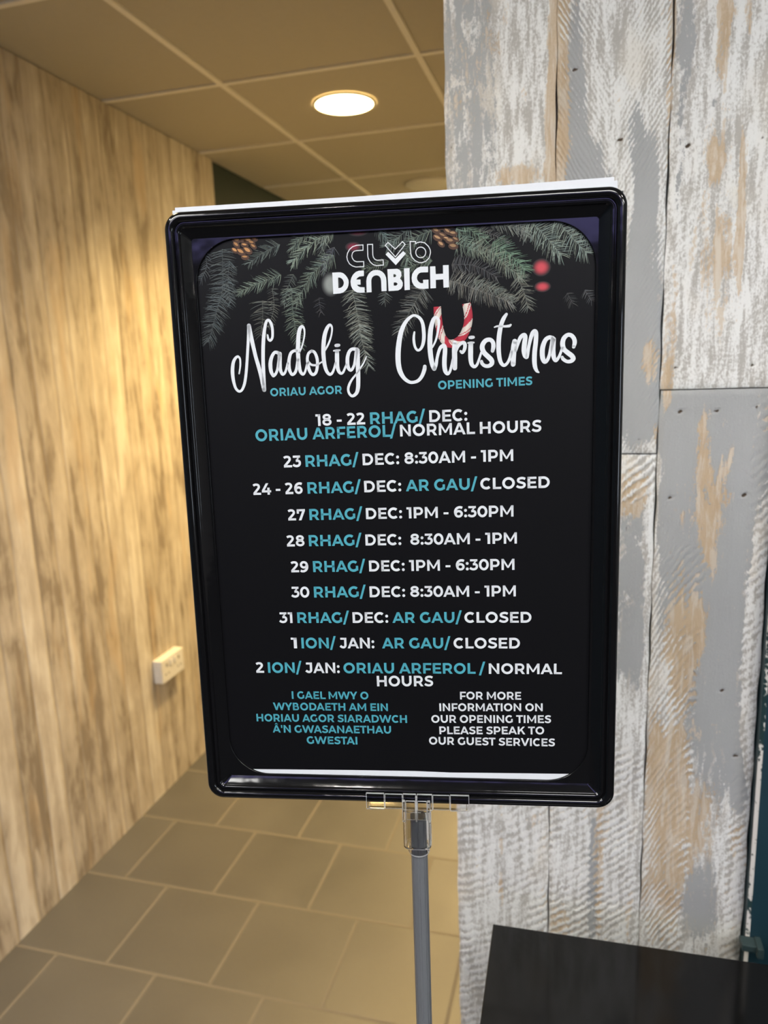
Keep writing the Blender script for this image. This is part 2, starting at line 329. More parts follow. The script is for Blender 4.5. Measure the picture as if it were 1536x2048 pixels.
# teal post beside the boards, its left arris worn to white
def mat_arris():
    t = NT('chipped_teal_arris'); v = t.obj()
    n1 = t.noise(t.mapping(v, scale=(1, 1, .25)), 26, 4, .6); n2 = t.noise(v, 160, 3)
    f = t.ramp(t.math('ADD', t.math('MULTIPLY', n1, .8), t.math('MULTIPLY', n2, .3)), .53, .56)
    t.base(t.mix(f, (.012, .045, .055, 1), (.78, .79, .80, 1)), .5); return t.m
xa, ya, yb = .2168, .9300, .97
pts = [(xa, yb), (xa, ya+.0035), (xa+.0045, ya), (.62, ya), (.62, yb)]
vs = [(px, py, z) for z in (0, CEIL) for px, py in pts]; fs = []; mi = []
for i in range(5):
    fs.append((i, (i+1) % 5, 5+(i+1) % 5, 5+i)); mi.append(1 if i == 1 else 0)
fs += [(4, 3, 2, 1, 0), (5, 6, 7, 8, 9)]; mi += [0, 0]
tr = struct(mesh_obj('trim_1', vs, fs, [M_TEAL, mat_arris()], mi=mi), 'dark teal painted post with worn white edge beside the boards')
M_TEAL2 = simple('teal_paint_worn', (.035, .062, .068, 1), .5, .4, 0, .2, 80)
boxes('rail_bracket', [(.2085, .2340, .912, .9299, .744, .754), (.2260, .2340, .906, .9299, .741, .756)], M_TEAL2, tr, .0015)['label'] = 'small dull teal bracket at the foot of the post'

# ---------------------------------------------------------------- ceiling lights, one visible, the others added
M_WARM = emit('warm_lamp', WARM, WARM_L); M_COOL = emit('added_panel_white', (1.0, .99, .965), PANEL_L); M_SPOT = emit('added_spot_lamp', (1.0, .96, .88), 300.0)
M_RING = simple('lamp_ring_white', (.85, .83, .78, 1), .4)
def ceiling_light(x, y, r, mat, label, group=None, name='ceiling_light', beam=0, col=WARM):
    e = empty(name, (x, y, CEIL), label, 'ceiling light', group)
    bm = bmesh.new(); lathe(bm, [(r, -.0005), (r, -.002), (r+.003, -.003), (r+.008, -.0025), (r+.010, .003)])
    bm_obj('rim', bm, M_RING, e, 40)
    bm = bmesh.new(); cyl(bm, r+.0005, r+.0005, -.0015, .0015, 64); bm_obj('diffuser', bm, mat, e, 40)
    if beam:
        sd_ = bpy.data.lights.new('downlight_beam', 'SPOT'); sd_.energy = beam; sd_.color = col; sd_.spot_size = math.radians(138); sd_.spot_blend = .9; sd_.shadow_soft_size = r
        link(bpy.data.objects.new('downlight_beam', sd_), e).location = (0, 0, -.02)
    return e
ceiling_light(-.777, 2.468, .094, M_WARM, 'glowing round downlight in the ceiling above the sign', beam=235)
ceiling_light(-.777, .668, .094, M_WARM, 'added round downlight in the corridor mouth, out of view above the left wall', beam=38, col=(1.0, .78, .45))  # extra lamp added to brighten the near left wall
e = empty('added_corridor_panel', (-.50, 4.75, CEIL), 'added warm rectangular light panel further down the corridor ceiling, hidden by the sign', 'ceiling light')  # added behind the sign to give the floor its warm sheen
boxes('trim_frame', [(-.29, .29, -.60, -.58, -.006, .002), (-.29, .29, .58, .60, -.006, .002), (-.29, -.27, -.58, .58, -.006, .002), (.27, .29, -.58, .58, -.006, .002)], M_RING, e)
boxes('diffuser', [(-.2695, .2695, -.5795, .5795, -.004, .002)], emit('added_warm_glow', (1.0, .70, .30), 44.0), e)
for i, (lx, ly) in enumerate([(-.766, -.524), (1.634, -.524), (1.634, -1.724), (.434, -.524), (-.766, -1.724)]):  # panels added to light the boards and sign from the front
    e = empty('added_ceiling_panel', (lx, ly, CEIL), 'added square white light panel out of view in the front room ceiling, %s' % ['left of the camera', 'right of the camera', 'behind right', 'just beside the camera', 'behind left'][i], 'ceiling light', 'added front room ceiling panels')
    boxes('trim_frame', [(-.285, .285, -.285, -.27, -.006, .002), (-.285, .285, .27, .285, -.006, .002), (-.285, -.27, -.27, .27, -.006, .002), (.27, .285, -.27, .27, -.006, .002)], M_RING, e)
    boxes('diffuser', [(-.2695, .2695, -.2695, .2695, -.004, .002)], M_COOL, e)
for i, (lx, ly) in enumerate([(1.034, .076), (1.034, -1.124), (-.166, -1.124), (-1.1, .076), (2.234, -.5), (2.234, -4.124), (3.434, -5.924), (.434, -5.324), (-.766, -5.924), (3.434, -3.524)]):  # unseen lamps added for small glints on the frame
    ceiling_light(lx, ly, .042, M_SPOT, 'added small white spot lamp out of view in the front room ceiling, %s' % ['right of the sign', 'behind right of the camera', 'straight behind the camera', 'above the left wall', 'far right of the camera', 'in the fourth row back', 'in the far right corner', 'at the very back', 'in the far left corner', 'at the right wall'][i], 'added front room spot lamps')
f = empty('ceiling_speaker', (-.735, 3.62, CEIL), 'pale unlit round ceiling fitting just above the top edge of the sign', 'ceiling fitting')
bm = bmesh.new(); rr = lathe(bm, [(.115, .003), (.113, -.006), (.105, -.010), (.07, -.013), (.02, -.014)]); bm.faces.new(list(reversed(rr[-1]))); bm_obj('cover', bm, M_RING, f, 40)
lp = empty('added_violet_panel', (0.1, -2.35, CEIL-.03), 'added violet blue light panel behind the camera, tints the frame reflections', 'light')  # added where the frame corners mirror it
boxes('housing', [(-1.35, 1.35, -.55, .55, -.005, .02)], M_BLACKM, lp)
boxes('glow_panel', [(-1.3, 1.3, -.5, .5, -.012, -.0052)], emit('violet_glow', (.42, .38, 1.0), LED_L), lp)

# ---------------------------------------------------------------- wall socket
so = empty('wall_socket', (XL, 2.2, .47), 'cream double wall socket on the plank wall near the floor', 'socket')
boxes('back_box', [(.0002, .026, -.073, .073, -.043, .043)], M_WHITE, so, .003)
boxes('face_plate', [(.0262, .036, -.074, .074, -.044, .044)], M_WHITE, so, .004)
for s_ in (-1, 1):
    boxes('switch_rocker', [(.0362, .0395, s_*.014-.006, s_*.014+.006, .008, .030)], M_WHITE, so, .001)
    for sl_ in [(.0361, .0366, s_*.04-.003, s_*.04+.003, .012, .024), (.0361, .0366, s_*.04-.013, s_*.04-.006, -.016, -.012), (.0361, .0366, s_*.04+.006, s_*.04+.013, -.016, -.012)]: boxes('pin_slot', [sl_], M_BLACKM, so)

# ---------------------------------------------------------------- black gloss table
def mat_gloss():
    t = NT('black_gloss_acrylic'); v = t.obj(); n = t.noise(v, 8, 4)
    t.base((.002, .002, .0022, 1), .03, .40); t.set(t.b.inputs['Roughness'], t.math('ADD', .07, t.math('MULTIPLY', n, .06))); return t.m
M_GLOSS = mat_gloss()
tb = empty('table', (-.0997, .7877, 0), 'black gloss topped table in front of the whitewashed boards', 'table'); tb.rotation_euler = (0, 0, math.radians(1.5))
TZ = CAM_Z-.68
boxes('tabletop', [(0, 1.15, -.56, 0, TZ-.012, TZ)], M_GLOSS, tb, .0007)
boxes('side_panel', [(.16, .185, -.50, -.06, 0, TZ-.0125)], M_BLACKM, tb, .001)
boxes('side_panel', [(1.0, 1.025, -.50, -.06, 0, TZ-.0125)], M_BLACKM, tb, .001)
boxes('back_panel', [(.186, .999, -.10, -.08, .15, TZ-.0125)], M_BLACKM, tb, .001)

# ---------------------------------------------------------------- sign stand
th, tilt = 0.16661708, 0.02739063
U = Vector((math.cos(th), math.sin(th), 0)); N0 = Vector((math.sin(th), -math.cos(th), 0))
V = Vector((0, 0, 1))*math.cos(tilt)-N0*math.sin(tilt); N = U.cross(V)
C0 = Vector((-0.12716830, 0.48745502, CAM_Z-0.10777824))
MS = Matrix((U, V, N)).transposed().to_4x4(); MS.translation = C0
MM = .001
def sloc(x, y, z): return MS @ Vector((x*MM, y*MM, z*MM))
HW, HH = 153.0, 215.22
def mat_frame():
    t = NT('black_gloss_plastic'); v = t.obj(); n = t.noise(v, 90, 3)
    t.base((.004, .004, .0045, 1), .1, .42); t.set(t.b.inputs['Roughness'], t.math('ADD', .05, t.math('MULTIPLY', n, .08)))
    t.bump(t.noise(v, 45, 2), .10, .002); return t.m
M_FRAME = mat_frame()
def mat_grey_tube():
    t = NT('grey_tube'); v = t.obj(); n = t.noise(t.mapping(v, scale=(1, 1, .1)), 60, 3)
    t.base(t.mix(n, (.105, .110, .117, 1), (.135, .140, .147, 1)), .42, .5); return t.m
def mat_clear():
    t = NT('clear_plastic'); v = t.obj(); n = t.noise(v, 50, 2)
    t.base((.97, .97, .965, 1), .03, .5); t.set(t.b.inputs['Roughness'], t.math('MULTIPLY', n, .06)); t.b.inputs['Transmission Weight'].default_value = 1.0; t.b.inputs['IOR'].default_value = 1.33; return t.m
M_CLEAR = mat_clear()
def mat_edge():
    t = NT('clear_plastic_edge_glint'); v = t.obj(); n = t.noise(v, 300, 2)  # whitish bevels stand in for light caught along the clear edges
    t.base((.9, .9, .89, 1), .35, .5); t.set(t.b.inputs['Roughness'], t.math('ADD', .25, t.math('MULTIPLY', n, .2))); t.b.inputs['Transmission Weight'].default_value = .72; t.b.inputs['IOR'].default_value = 1.4; return t.m
M_EDGE = mat_edge()
def edges(o, thr=1.2e-5):
    o.data.materials.append(M_EDGE)
    for pl in o.data.polygons:
        if pl.area < thr: pl.material_index = 1
    return o
ptop = sloc(9.3, -226, -1.5)
root = empty('poster_stand', (ptop.x, ptop.y, 0), 'black snap frame poster stand on a grey pole, in the middle', 'sign stand')
MR = Matrix.Translation(root.location).inverted() @ MS
def on_stand(o):
    o.parent = root; o.matrix_local = MR; return o

def rrect(inset, r, z, n=14, hw=HW, hh=HH):
    w_, h_ = hw-inset, hh-inset; pts = []
    for cx, cy, a0 in ((w_-r, h_-r, 0), (-w_+r, h_-r, 90), (-w_+r, -h_+r, 180), (w_-r, -h_+r, 270)):
        for i in range(n+1):
            a = math.radians(a0+90*i/n); pts.append((cx+r*math.cos(a), cy+r*math.sin(a), z))
    return pts
def build_frame():
    prof = [(2.5, 9.5, -4.5), (.3, 12, -4.5), (0, 12, -3.5), (0, 12, -.6), (.35, 11.8, .6), (1.1, 11.3, 1.5), (2.3, 10.4, 2.2), (3.6, 9.4, 2.5), (4.9, 8.4, 2.3), (5.9, 7.6, 1.6), (6.5, 7.1, .6), (6.8, 6.8, -.5), (7.2, 6.5, -.5), (7.5, 6.2, .3), (8.2, 5.7, .9), (9.2, 4.9, .9), (10.0, 4.3, .4), (10.5, 4.0, -.55), (10.8, 3.9, -.85), (16.5, 2.2, -2.95), (16.9, 2.0, -3.22), (17.1, 1.9, -3.3), (17.3, 1.9, -3.3), (17.5, 1.8, -3.3), (18.1, 30, -3.3), (18.25, 29.9, -3.3), (18.35, 29.8, -3.36), (18.5, 29.7, -3.6), (18.6, 29.6, -4.6)]
    verts = []; faces = []
    for ins, r, z in prof: verts += [(a*MM, b*MM, c*MM) for a, b, c in rrect(ins, r, z)]
    L = 60
    for k in range(len(prof)-1):
        for i in range(L):
            a, b = k*L+i, k*L+(i+1) % L; faces.append((a, b, b+L, a+L))
    return mesh_obj('frame', verts, faces, M_FRAME, None, smooth=32)
on_stand(build_frame())
def flat_box(name, hw, y0, y1, z0, z1, mat, bev=.4):
    return boxes(name, [(-hw*MM, hw*MM, y0*MM, y1*MM, z0*MM, z1*MM)], mat, None, bev*MM)
on_stand(flat_box('backing_panel', 151.5, -213.5, 213.5, -6.6, -5.55, M_BLACKM))
B_ = lambda x0, x1, y0, y1, z0, z1: (x0*MM, x1*MM, y0*MM, y1*MM, z0*MM, z1*MM)
def clip():
    o = boxes('clip_jaw', [B_(-29.4, -15.5, -219, -205.8, 2.9, 4.6), B_(-15.3, -1.9, -218.6, -206.3, 2.9, 4.0), B_(-1.7, 8.2, -219, -205.8, 2.9, 4.6), B_(8.8, 20.4, -219, -205.8, 2.9, 4.6), B_(20.6, 33.4, -218.6, -206.3, 2.9, 4.0), B_(33.6, 47.7, -219, -205.8, 2.9, 4.6)], M_CLEAR, None, .45*MM)
    on_stand(edges(o)); o['label'] = 'clear plastic jaw gripping the frame bottom'
    o = boxes('clip_back', [B_(-28, 46, -219, -217.2, -8.2, 2.7), B_(-28, 46, -217, -205.8, -8.6, -7.2)], M_CLEAR, None, .4*MM); on_stand(o)
    o = boxes('clip_tongue', [B_(-2.1, .2, -227, -210, 4.8, 7.4), B_(16.6, 18.9, -227, -210, 4.8, 7.4), B_(.4, 7.6, -226, -210.5, 4.8, 5.8), B_(9.2, 16.4, -226, -210.5, 4.8, 5.8), B_(7.8, 9.0, -227, -206.5, 4.8, 7.0)], M_CLEAR, None, .4*MM); on_stand(edges(o, 8e-6))
    # socket sleeve: rounded outside, round bore
    bm = bmesh.new(); seg = 48; rings = []
    def outer(a, k=1.0):
        c, s_ = math.cos(a), math.sin(a); p_ = 4.0
        rr = 1/((abs(c)/10.6)**p_+(abs(s_)/8.6)**p_)**(1/p_); return rr*k*c, rr*k*s_
    for y_, kk, inner in ((-219.3, 1, 0), (-249.3, 1, 0), (-250, .96, 0), (-250, 0, 7.3), (-248.9, 0, 7.3), (-248.9, .88, 0), (-219.3, .88, 0)):
        ring = []
        for i in range(seg):
            a = 2*math.pi*i/seg
            px, pz = (inner*math.cos(a), inner*math.sin(a)) if inner else outer(a, kk)
            ring.append(bm.verts.new(((8.4+px+(.8 if inner else 0))*MM, y_*MM, (-1.5+pz)*MM)))
        rings.append(ring)
    rings.append(rings[0])
    for k, (a, b) in enumerate(zip(rings, rings[1:])):
        for i in range(seg):
            f_ = bm.faces.new((a[i], a[(i+1) % seg], b[(i+1) % seg], b[i])); f_.material_index = 1 if k == 1 else 0
    on_stand(bm_obj('clip_socket', bm, [M_CLEAR, M_EDGE], None, 30))
    bm = bmesh.new(); rings = []
    for y_, r in ((-250.3, 7.4), (-250.3, 8.0), (-255, 8.2), (-256.3, 7.9), (-256.3, 7.2), (-250.3, 7.4)):
        rings.append([bm.verts.new(((9.2+r*math.cos(2*math.pi*i/seg))*MM, y_*MM, (-1.5+r*math.sin(2*math.pi*i/seg))*MM)) for i in range(seg)])
    for k, (a, b) in enumerate(zip(rings, rings[1:])):
        for i in range(seg):
            f_ = bm.faces.new((a[i], a[(i+1) % seg], b[(i+1) % seg], b[i])); f_.material_index = 1 if k == 2 else 0
    bmesh.ops.remove_doubles(bm, verts=bm.verts, dist=1e-7)
    o = on_stand(bm_obj('clip_collar', bm, [M_CLEAR, M_EDGE], None, 30))
clip()
bm = bmesh.new(); cyl(bm, .0066, .0066, .012, ptop.z, 8, rot=math.radians(8)); bmesh.ops.bevel(bm, geom=[e for e in bm.edges if abs(e.verts[0].co.z-e.verts[1].co.z) > .5], offset=.0009, segments=2, affect='EDGES')
bm_obj('pole', bm, mat_grey_tube(), root, 25)
bm = bmesh.new(); rr = lathe(bm, [(.14, 0), (.14, .006), (.136, .009), (.02, .0115), (.0075, .012)]); bm.faces.new(rr[0]); bm.faces.new(rr[-1]); bm_obj('base_plate', bm, M_BLACKM, root, 40)

# ---------------------------------------------------------------- poster and spare sheet
def mat_paper(name, c, rough):
    t = NT(name); v = t.obj(); n = t.noise(v, 900, 2)
    t.base(t.mix(n, c, tuple(q*.97 for q in c[:3])+(1,)), rough, .4); return t.m
M_PAPER = mat_paper('white_paper', (.60, .615, .645, 1), .6)
def ink(name, c, rough=.5, spec=.4):
    t = NT(name); v = t.obj(); n = t.noise(v, 1200, 2)
    t.base(t.mix(n, c, tuple(q*.92 for q in c[:3])+(1,)), rough, spec); return t.m
M_INKB = ink('black_ink', (.0042, .0042, .0050, 1), .42, .12)
M_INKW = ink('unprinted_white', (.61, .63, .655, 1))
M_INKT = ink('teal_ink', lin(76, 162, 178, .86))
def sheet(name, corners, z, top_sag=0):
    # thin sheet with a real thickness, sampled so that it can bow a little
    nx, ny = 14, 20; vs = []; fs = []
    (ax, ay), (bx, by), (cx_, cy_), (dx, dy) = corners   # TL TR BR BL
    for face in (0, 1):
        for j in range(ny+1):
            for i in range(nx+1):
                u, v_ = i/nx, j/ny
                px = (ax*(1-u)+bx*u)*(1-v_)+(dx*(1-u)+cx_*u)*v_; py = (ay*(1-u)+by*u)*(1-v_)+(dy*(1-u)+cy_*u)*v_
                vs.append((px*MM, py*MM, (z-face*.12)*MM))
    n1 = (nx+1)*(ny+1)
    for j in range(ny):
        for i in range(nx):
            a = j*(nx+1)+i; fs.append((a, a+nx+1, a+nx+2, a+1)); fs.append((n1+a, n1+a+1, n1+a+nx+2, n1+a+nx+1))
    rim = [i for i in range(nx+1)]+[j*(nx+1)+nx for j in range(1, ny+1)]+[ny*(nx+1)+i for i in range(nx-1, -1, -1)]+[j*(nx+1) for j in range(ny-1, 0, -1)]
    for q in range(len(rim)): a, b = rim[q], rim[(q+1) % len(rim)]; fs.append((a, b, n1+b, n1+a))
    return mesh_obj(name, vs, fs, M_PAPER)
poster = sheet('poster', [(-148.4, 217.4), (145.4, 221.9), (148.6, -197), (-145.2, -201.4)], -5.0); poster.matrix_world = MS
tag(poster, 'black Christmas opening times poster with fir branches, held in the black frame', 'poster')
spare = sheet('paper_sheet', [(-146.5, 219.3), (147.6, 219.7), (147.6, -199), (-146.5, -199)], -5.25); spare.matrix_world = MS
tag(spare, 'blank white sheet tucked behind the poster, edge showing above the frame', 'paper')
ZP = -5.0
class Ink:
    def __init__(s): s.v = []; s.f = []; s.c = []; s.mi = []
    def poly(s, pts, z, c=None, mi=0):
        b = len(s.v); s.v += [(x_*MM, y_*MM, z*MM) for x_, y_ in pts]; s.f.append(tuple(range(b, b+len(pts)))); s.c.append(c); s.mi.append(mi)
    def holes(s, loops, z, mi=0):
        flat = [p_ for lp_ in loops for p_ in lp_]
        for t in tessellate_polygon([[Vector((x_, y_, 0)) for x_, y_ in lp_] for lp_ in loops]): s.poly([flat[i] for i in t], z, None, mi)
    def strip(s, pts, ws, z, closed=False, mi=0, caps=False, c=None):
        n = len(pts); Lf = []; Rt = []
        for i in range(n):
            if closed: a, b = pts[i-1], pts[(i+1) % n]
            else: a, b = pts[max(i-1, 0)], pts[min(i+1, n-1)]
            p_ = pts[i]
            d1 = Vector((p_[0]-a[0], p_[1]-a[1])); d2 = Vector((b[0]-p_[0], b[1]-p_[1]))
            if d1.length < 1e-9: d1 = d2
            if d2.length < 1e-9: d2 = d1
            d1 = d1.normalized(); d2 = d2.normalized(); n1 = Vector((-d1.y, d1.x)); n2 = Vector((-d2.y, d2.x)); nn = n1+n2
            nn = n1 if nn.length < 1e-6 else nn.normalized()
            k = min(1/max(nn.dot(n1), .2), 2.0)*ws[i]/2
            Lf.append((p_[0]+nn.x*k, p_[1]+nn.y*k)); Rt.append((p_[0]-nn.x*k, p_[1]-nn.y*k))
        for i in range(n if closed else n-1):
            j = (i+1) % n; s.poly([Lf[i], Rt[i], Rt[j], Lf[j]], z, c, mi)
        if caps:
            for i in (0, n-1): s.disc(pts[i], ws[i]/2, z, mi, c)
    def disc(s, p_, r, z, mi=0, c=None, n=14, ry=None, rot=0):
        ry = ry or r
        s.poly([(p_[0]+r*math.cos(2*math.pi*i/n)*math.cos(rot)-ry*math.sin(2*math.pi*i/n)*math.sin(rot), p_[1]+r*math.cos(2*math.pi*i/n)*math.sin(rot)+ry*math.sin(2*math.pi*i/n)*math.cos(rot)) for i in range(n)], z, c, mi)
    def build(s, name, mats, label=None):
        o = mesh_obj(name, s.v, s.f, mats, poster, mi=s.mi)
        if any(c is not None for c in s.c):
            at = o.data.attributes.new('ink', 'FLOAT_COLOR', 'CORNER'); vals = []
            for f_, c in zip(s.f, s.c): vals += list(c)*len(f_)
            at.data.foreach_set('color', vals)
        # face the reader
        for pl in o.data.polygons:
            pass
        bm_ = bmesh.new(); bm_.from_mesh(o.data); bm_.normal_update()
        fl = [f_ for f_ in bm_.faces if f_.normal.z < 0]
        if fl: bmesh.ops.reverse_faces(bm_, faces=fl)
        bm_.to_mesh(o.data); bm_.free()
        if label: o['label'] = label
        return o
# black printed ground
I = Ink(); MAR = [[-126.43,-193.89],[-42.22,-192.68],[7.4,-192.29],[33.72,-192.87],[70.9,-192.35],[129.27,-191.7]]
pts = [(-143, 206), (-143, MAR[0][1]-.1)]+[tuple(q) for q in MAR]+[(143, MAR[-1][1]+.1), (143, 206)]
I.holes([pts], ZP+.03); I.build('printed_ground', M_INKB, 'black printed ground with white bottom margin')
# printed baubles, out of focus
def mat_bauble():
    t = NT('printed_bauble'); at = t.attr('ink'); t.base(at.outputs['Color'], .5, .25); return t.m
M_ART = mat_bauble()
I = Ink()
def soft(x_, y_, rx, ry, col, core, edge):
    NR, NS = 14, 36; g0 = (.0085, .0085, .0095)
    for k in range(NR):
        for i in range(NS):
            q = []
            r0, r1 = k/NR, (k+1)/NR; a0, a1 = 2*math.pi*i/NS, 2*math.pi*(i+1)/NS
            q = [(x_+r*rx*math.cos(a)*1.0, y_+r*ry*math.sin(a)) for r, a in ((r0, a0), (r1, a0), (r1, a1), (r0, a1))]
            rm = (k+.5)/NR; f_ = 1-min(max((rm-core)/(edge-core), 0), 1); f_ = f_*f_*(3-2*f_)
            cc = tuple(g0[n]*(1-f_)+col[n]*f_ for n in range(3))
            if k == 0: q = [q[1], q[2], q[3]]
            I.poly(q, ZP+.05, cc+(1,))
BCOL = [(.44, .05, .065), (.17, .010, .03), (.20, .215, .20)]
for x_, y_, rx, ry, kd in [[99.68,168.46,6.21,5.75,0],[100.5,156.2,5.55,3.59,0],[-21.0,199.0,8.49,4.9,1],[-24.75,187.64,5.55,3.27,1],[-41.11,164.02,6.53,8.17,2]]: soft(x_, y_, rx, ry, BCOL[kd], .2 if kd != 2 else .35, 1.0)
I.build('printed_baubles', M_ART, 'blurred red and white baubles in the print')
# fir branches
I = Ink(); rnd = random.Random(11)
def bez(path, t):
    n = len(path)-1; s_ = min(t*n, n-1e-6); i = int(s_); f_ = s_-i
    P0, P1, P2, P3 = path[max(i-1, 0)], path[i], path[i+1], path[min(i+2, n)]
    q = lambda k: .5*(2*P1[k]+(P2[k]-P0[k])*f_+(2*P0[k]-5*P1[k]+4*P2[k]-P3[k])*f_*f_+(3*P1[k]-P0[k]-3*P2[k]+P3[k])*f_**3)
    return q(0), q(1)
for path, ln, col, dens, spread in [[[[-115.19,190.56],[-116.59,166.13],[-122.37,148.72],[-129.44,129.11]],10.78,[62,68,68],1.5,75],[[[-127.71,189.26],[-127.06,179.58],[-131.9,170.73]],5.88,[62,66,68],0.8,58],[[[-110.93,182.67],[-112.65,167.9],[-111.48,154.82]],7.19,[62,68,68],1.1,58],[[[-75.31,171.99],[-89.93,167.52],[-105.46,161.74]],8.17,[86,96,86],1.2,45],[[[-74.86,191.73],[-85.99,187.2],[-96.64,180.7]],8.49,[72,80,76],1.2,45],[[[-37.67,198.0],[-54.04,190.68],[-66.73,179.9]],8.82,[100,110,98],1.3,45],[[[-52.3,198.76],[-61.24,194.19],[-66.95,188.16]],7.19,[86,96,86],1.1,45],[[[-38.34,182.96],[-53.67,170.99],[-65.46,152.85]],8.49,[86,96,86],1.4,48],[[[-89.32,155.18],[-89.65,144.09],[-91.76,132.32]],9.15,[78,80,74],1.0,78],[[[-81.96,163.28],[-81.35,150.28],[-86.25,137.38]],4.57,[78,80,74],0.7,70],[[[-68.34,162.67],[-68.02,143.2],[-64.92,124.03]],8.17,[86,96,86],1.2,70],[[[-49.69,155.4],[-48.8,145.66]],4.9,[52,52,54],0.8,58],[[[-66.5,171.58],[-71.06,162.8],[-74.36,152.58]],5.23,[70,76,72],1.0,60],[[[-26.53,159.52],[-23.21,141.36],[-21.68,128.3],[-16.99,108.43]],9.8,[104,108,100],1.5,66],[[[21.85,158.64],[13.64,146.26],[4.58,130.54]],9.8,[84,86,82],1.4,62],[[[-3.93,157.24],[-4.8,150.89]],5.23,[74,78,74],1.0,58],[[[14.33,198.39],[5.68,192.03],[-1.68,186.79]],8.49,[88,98,92],1.4,50],[[[-8.46,200.21],[-4.72,194.42],[1.65,188.5]],7.19,[84,96,92],1.2,45],[[[27.87,195.21],[16.09,190.87],[10.65,182.43],[11.81,176.75]],8.49,[92,102,92],1.3,50],[[[28.11,175.96],[15.0,173.46],[5.0,168.26]],7.19,[82,92,80],1.2,50],[[[-1.32,177.38],[-10.67,174.05],[-19.33,173.19]],5.88,[84,92,80],0.9,50],[[[-37.37,187.95],[-43.04,180.66],[-46.13,171.91]],5.88,[66,68,74],1.1,45],[[[-42.27,197.61],[-44.52,192.08],[-46.85,185.27]],6.53,[86,92,86],1.0,40],[[[21.5,199.86],[28.63,200.71],[35.73,201.56]],7.19,[70,78,74],1.0,50],[[[44.63,196.18],[49.66,188.54],[53.18,182.19]],7.19,[84,100,88],1.2,50],[[[47.97,199.83],[54.92,193.34],[63.18,188.0]],7.19,[82,100,84],1.3,45],[[[43.92,186.51],[53.52,182.94],[62.46,179.41]],8.17,[88,98,86],1.3,60],[[[68.27,185.9],[79.05,177.97],[89.22,166.97]],9.8,[82,104,86],1.7,55],[[[54.85,186.58],[67.58,179.77],[75.84,171.33],[86.67,162.75]],8.82,[98,104,92],1.5,60],[[[41.12,172.99],[55.96,171.65],[70.68,163.48]],6.86,[64,64,64],1.2,70],[[[39.66,163.03],[52.58,158.04],[66.75,152.38],[80.89,146.73]],9.8,[96,96,90],1.6,72],[[[55.21,162.32],[68.71,156.06],[81.54,149.22]],5.88,[82,88,80],1.2,50],[[[84.12,162.86],[88.59,152.67],[91.16,143.14]],8.17,[94,96,88],1.3,60],[[[67.09,200.03],[78.47,195.16],[88.57,191.59]],7.19,[84,88,82],1.2,50],[[[59.41,194.33],[70.83,189.45],[78.44,184.77]],4.57,[70,70,68],0.9,50],[[[91.09,199.36],[101.16,189.11],[112.55,175.71]],11.11,[98,108,100],1.8,62],[[[108.61,199.02],[117.44,188.27],[128.81,176.14]],10.45,[96,106,98],1.7,62],[[[119.83,197.21],[128.64,187.69],[134.95,180.7]],9.15,[90,98,94],1.4,62],[[[81.01,199.89],[87.31,194.09],[90.47,187.83]],7.84,[96,100,94],1.2,45],[[[127.89,152.8],[132.39,145.76]],5.23,[66,66,66],0.9,58],[[[116.56,151.44],[120.43,144.41]],5.23,[50,50,50],0.6,58]]:
    Lp = sum(math.dist(path[i], path[i+1]) for i in range(len(path)-1))
    base_c = lin(*col)[:3]
    cnt = max(9, int(Lp/.95*dens)); sp = math.radians(min(spread*1.12, 84))
    stem = [bez(path, k/16) for k in range(17)]
    I.strip(stem, [.5]*17, ZP+.06, c=tuple(q*.55 for q in base_c)+(1,))
    for k in range(cnt):
        t = k/cnt; x_, y_ = bez(path, t); x2, y2 = bez(path, min(t+.02, 1)); x1, y1 = bez(path, max(t-.02, 0))
        a = math.atan2(y2-y1, x2-x1)
        for side in (-1, 1):
            if rnd.random() < .06: continue
            an = a+side*(sp*(1-.45*t**3)+rnd.gauss(0, .16)); l_ = ln*.92*(.75+.45*rnd.random())*(1-.35*t**4)
            cv = -side*rnd.uniform(.05, .40)
            w0 = rnd.uniform(.24, .40); seg = []
            for q in range(4):
                f_ = q/3; ang = an+cv*f_
                seg.append((x_+l_*f_*math.cos(an+cv*f_*.5), y_+l_*f_*math.sin(an+cv*f_*.5)))
            seg = [p_ for p_ in seg]
            if any(abs(p_[0]) > 142 or p_[1] > 205 for p_ in seg): continue
            br = rnd.choice((.30, .55, .95, 1.25, 1.45, 1.6)); tint = rnd.uniform(.92, 1.08)
            cc = (base_c[0]*br*tint, base_c[1]*br, base_c[2]*br/tint, 1)
            I.strip(seg, [w0, w0, w0*.85, w0*.3], ZP+.06+rnd.random()*.03, c=cc)
I.build('printed_branches', M_ART, 'grey green fir branches in the print')
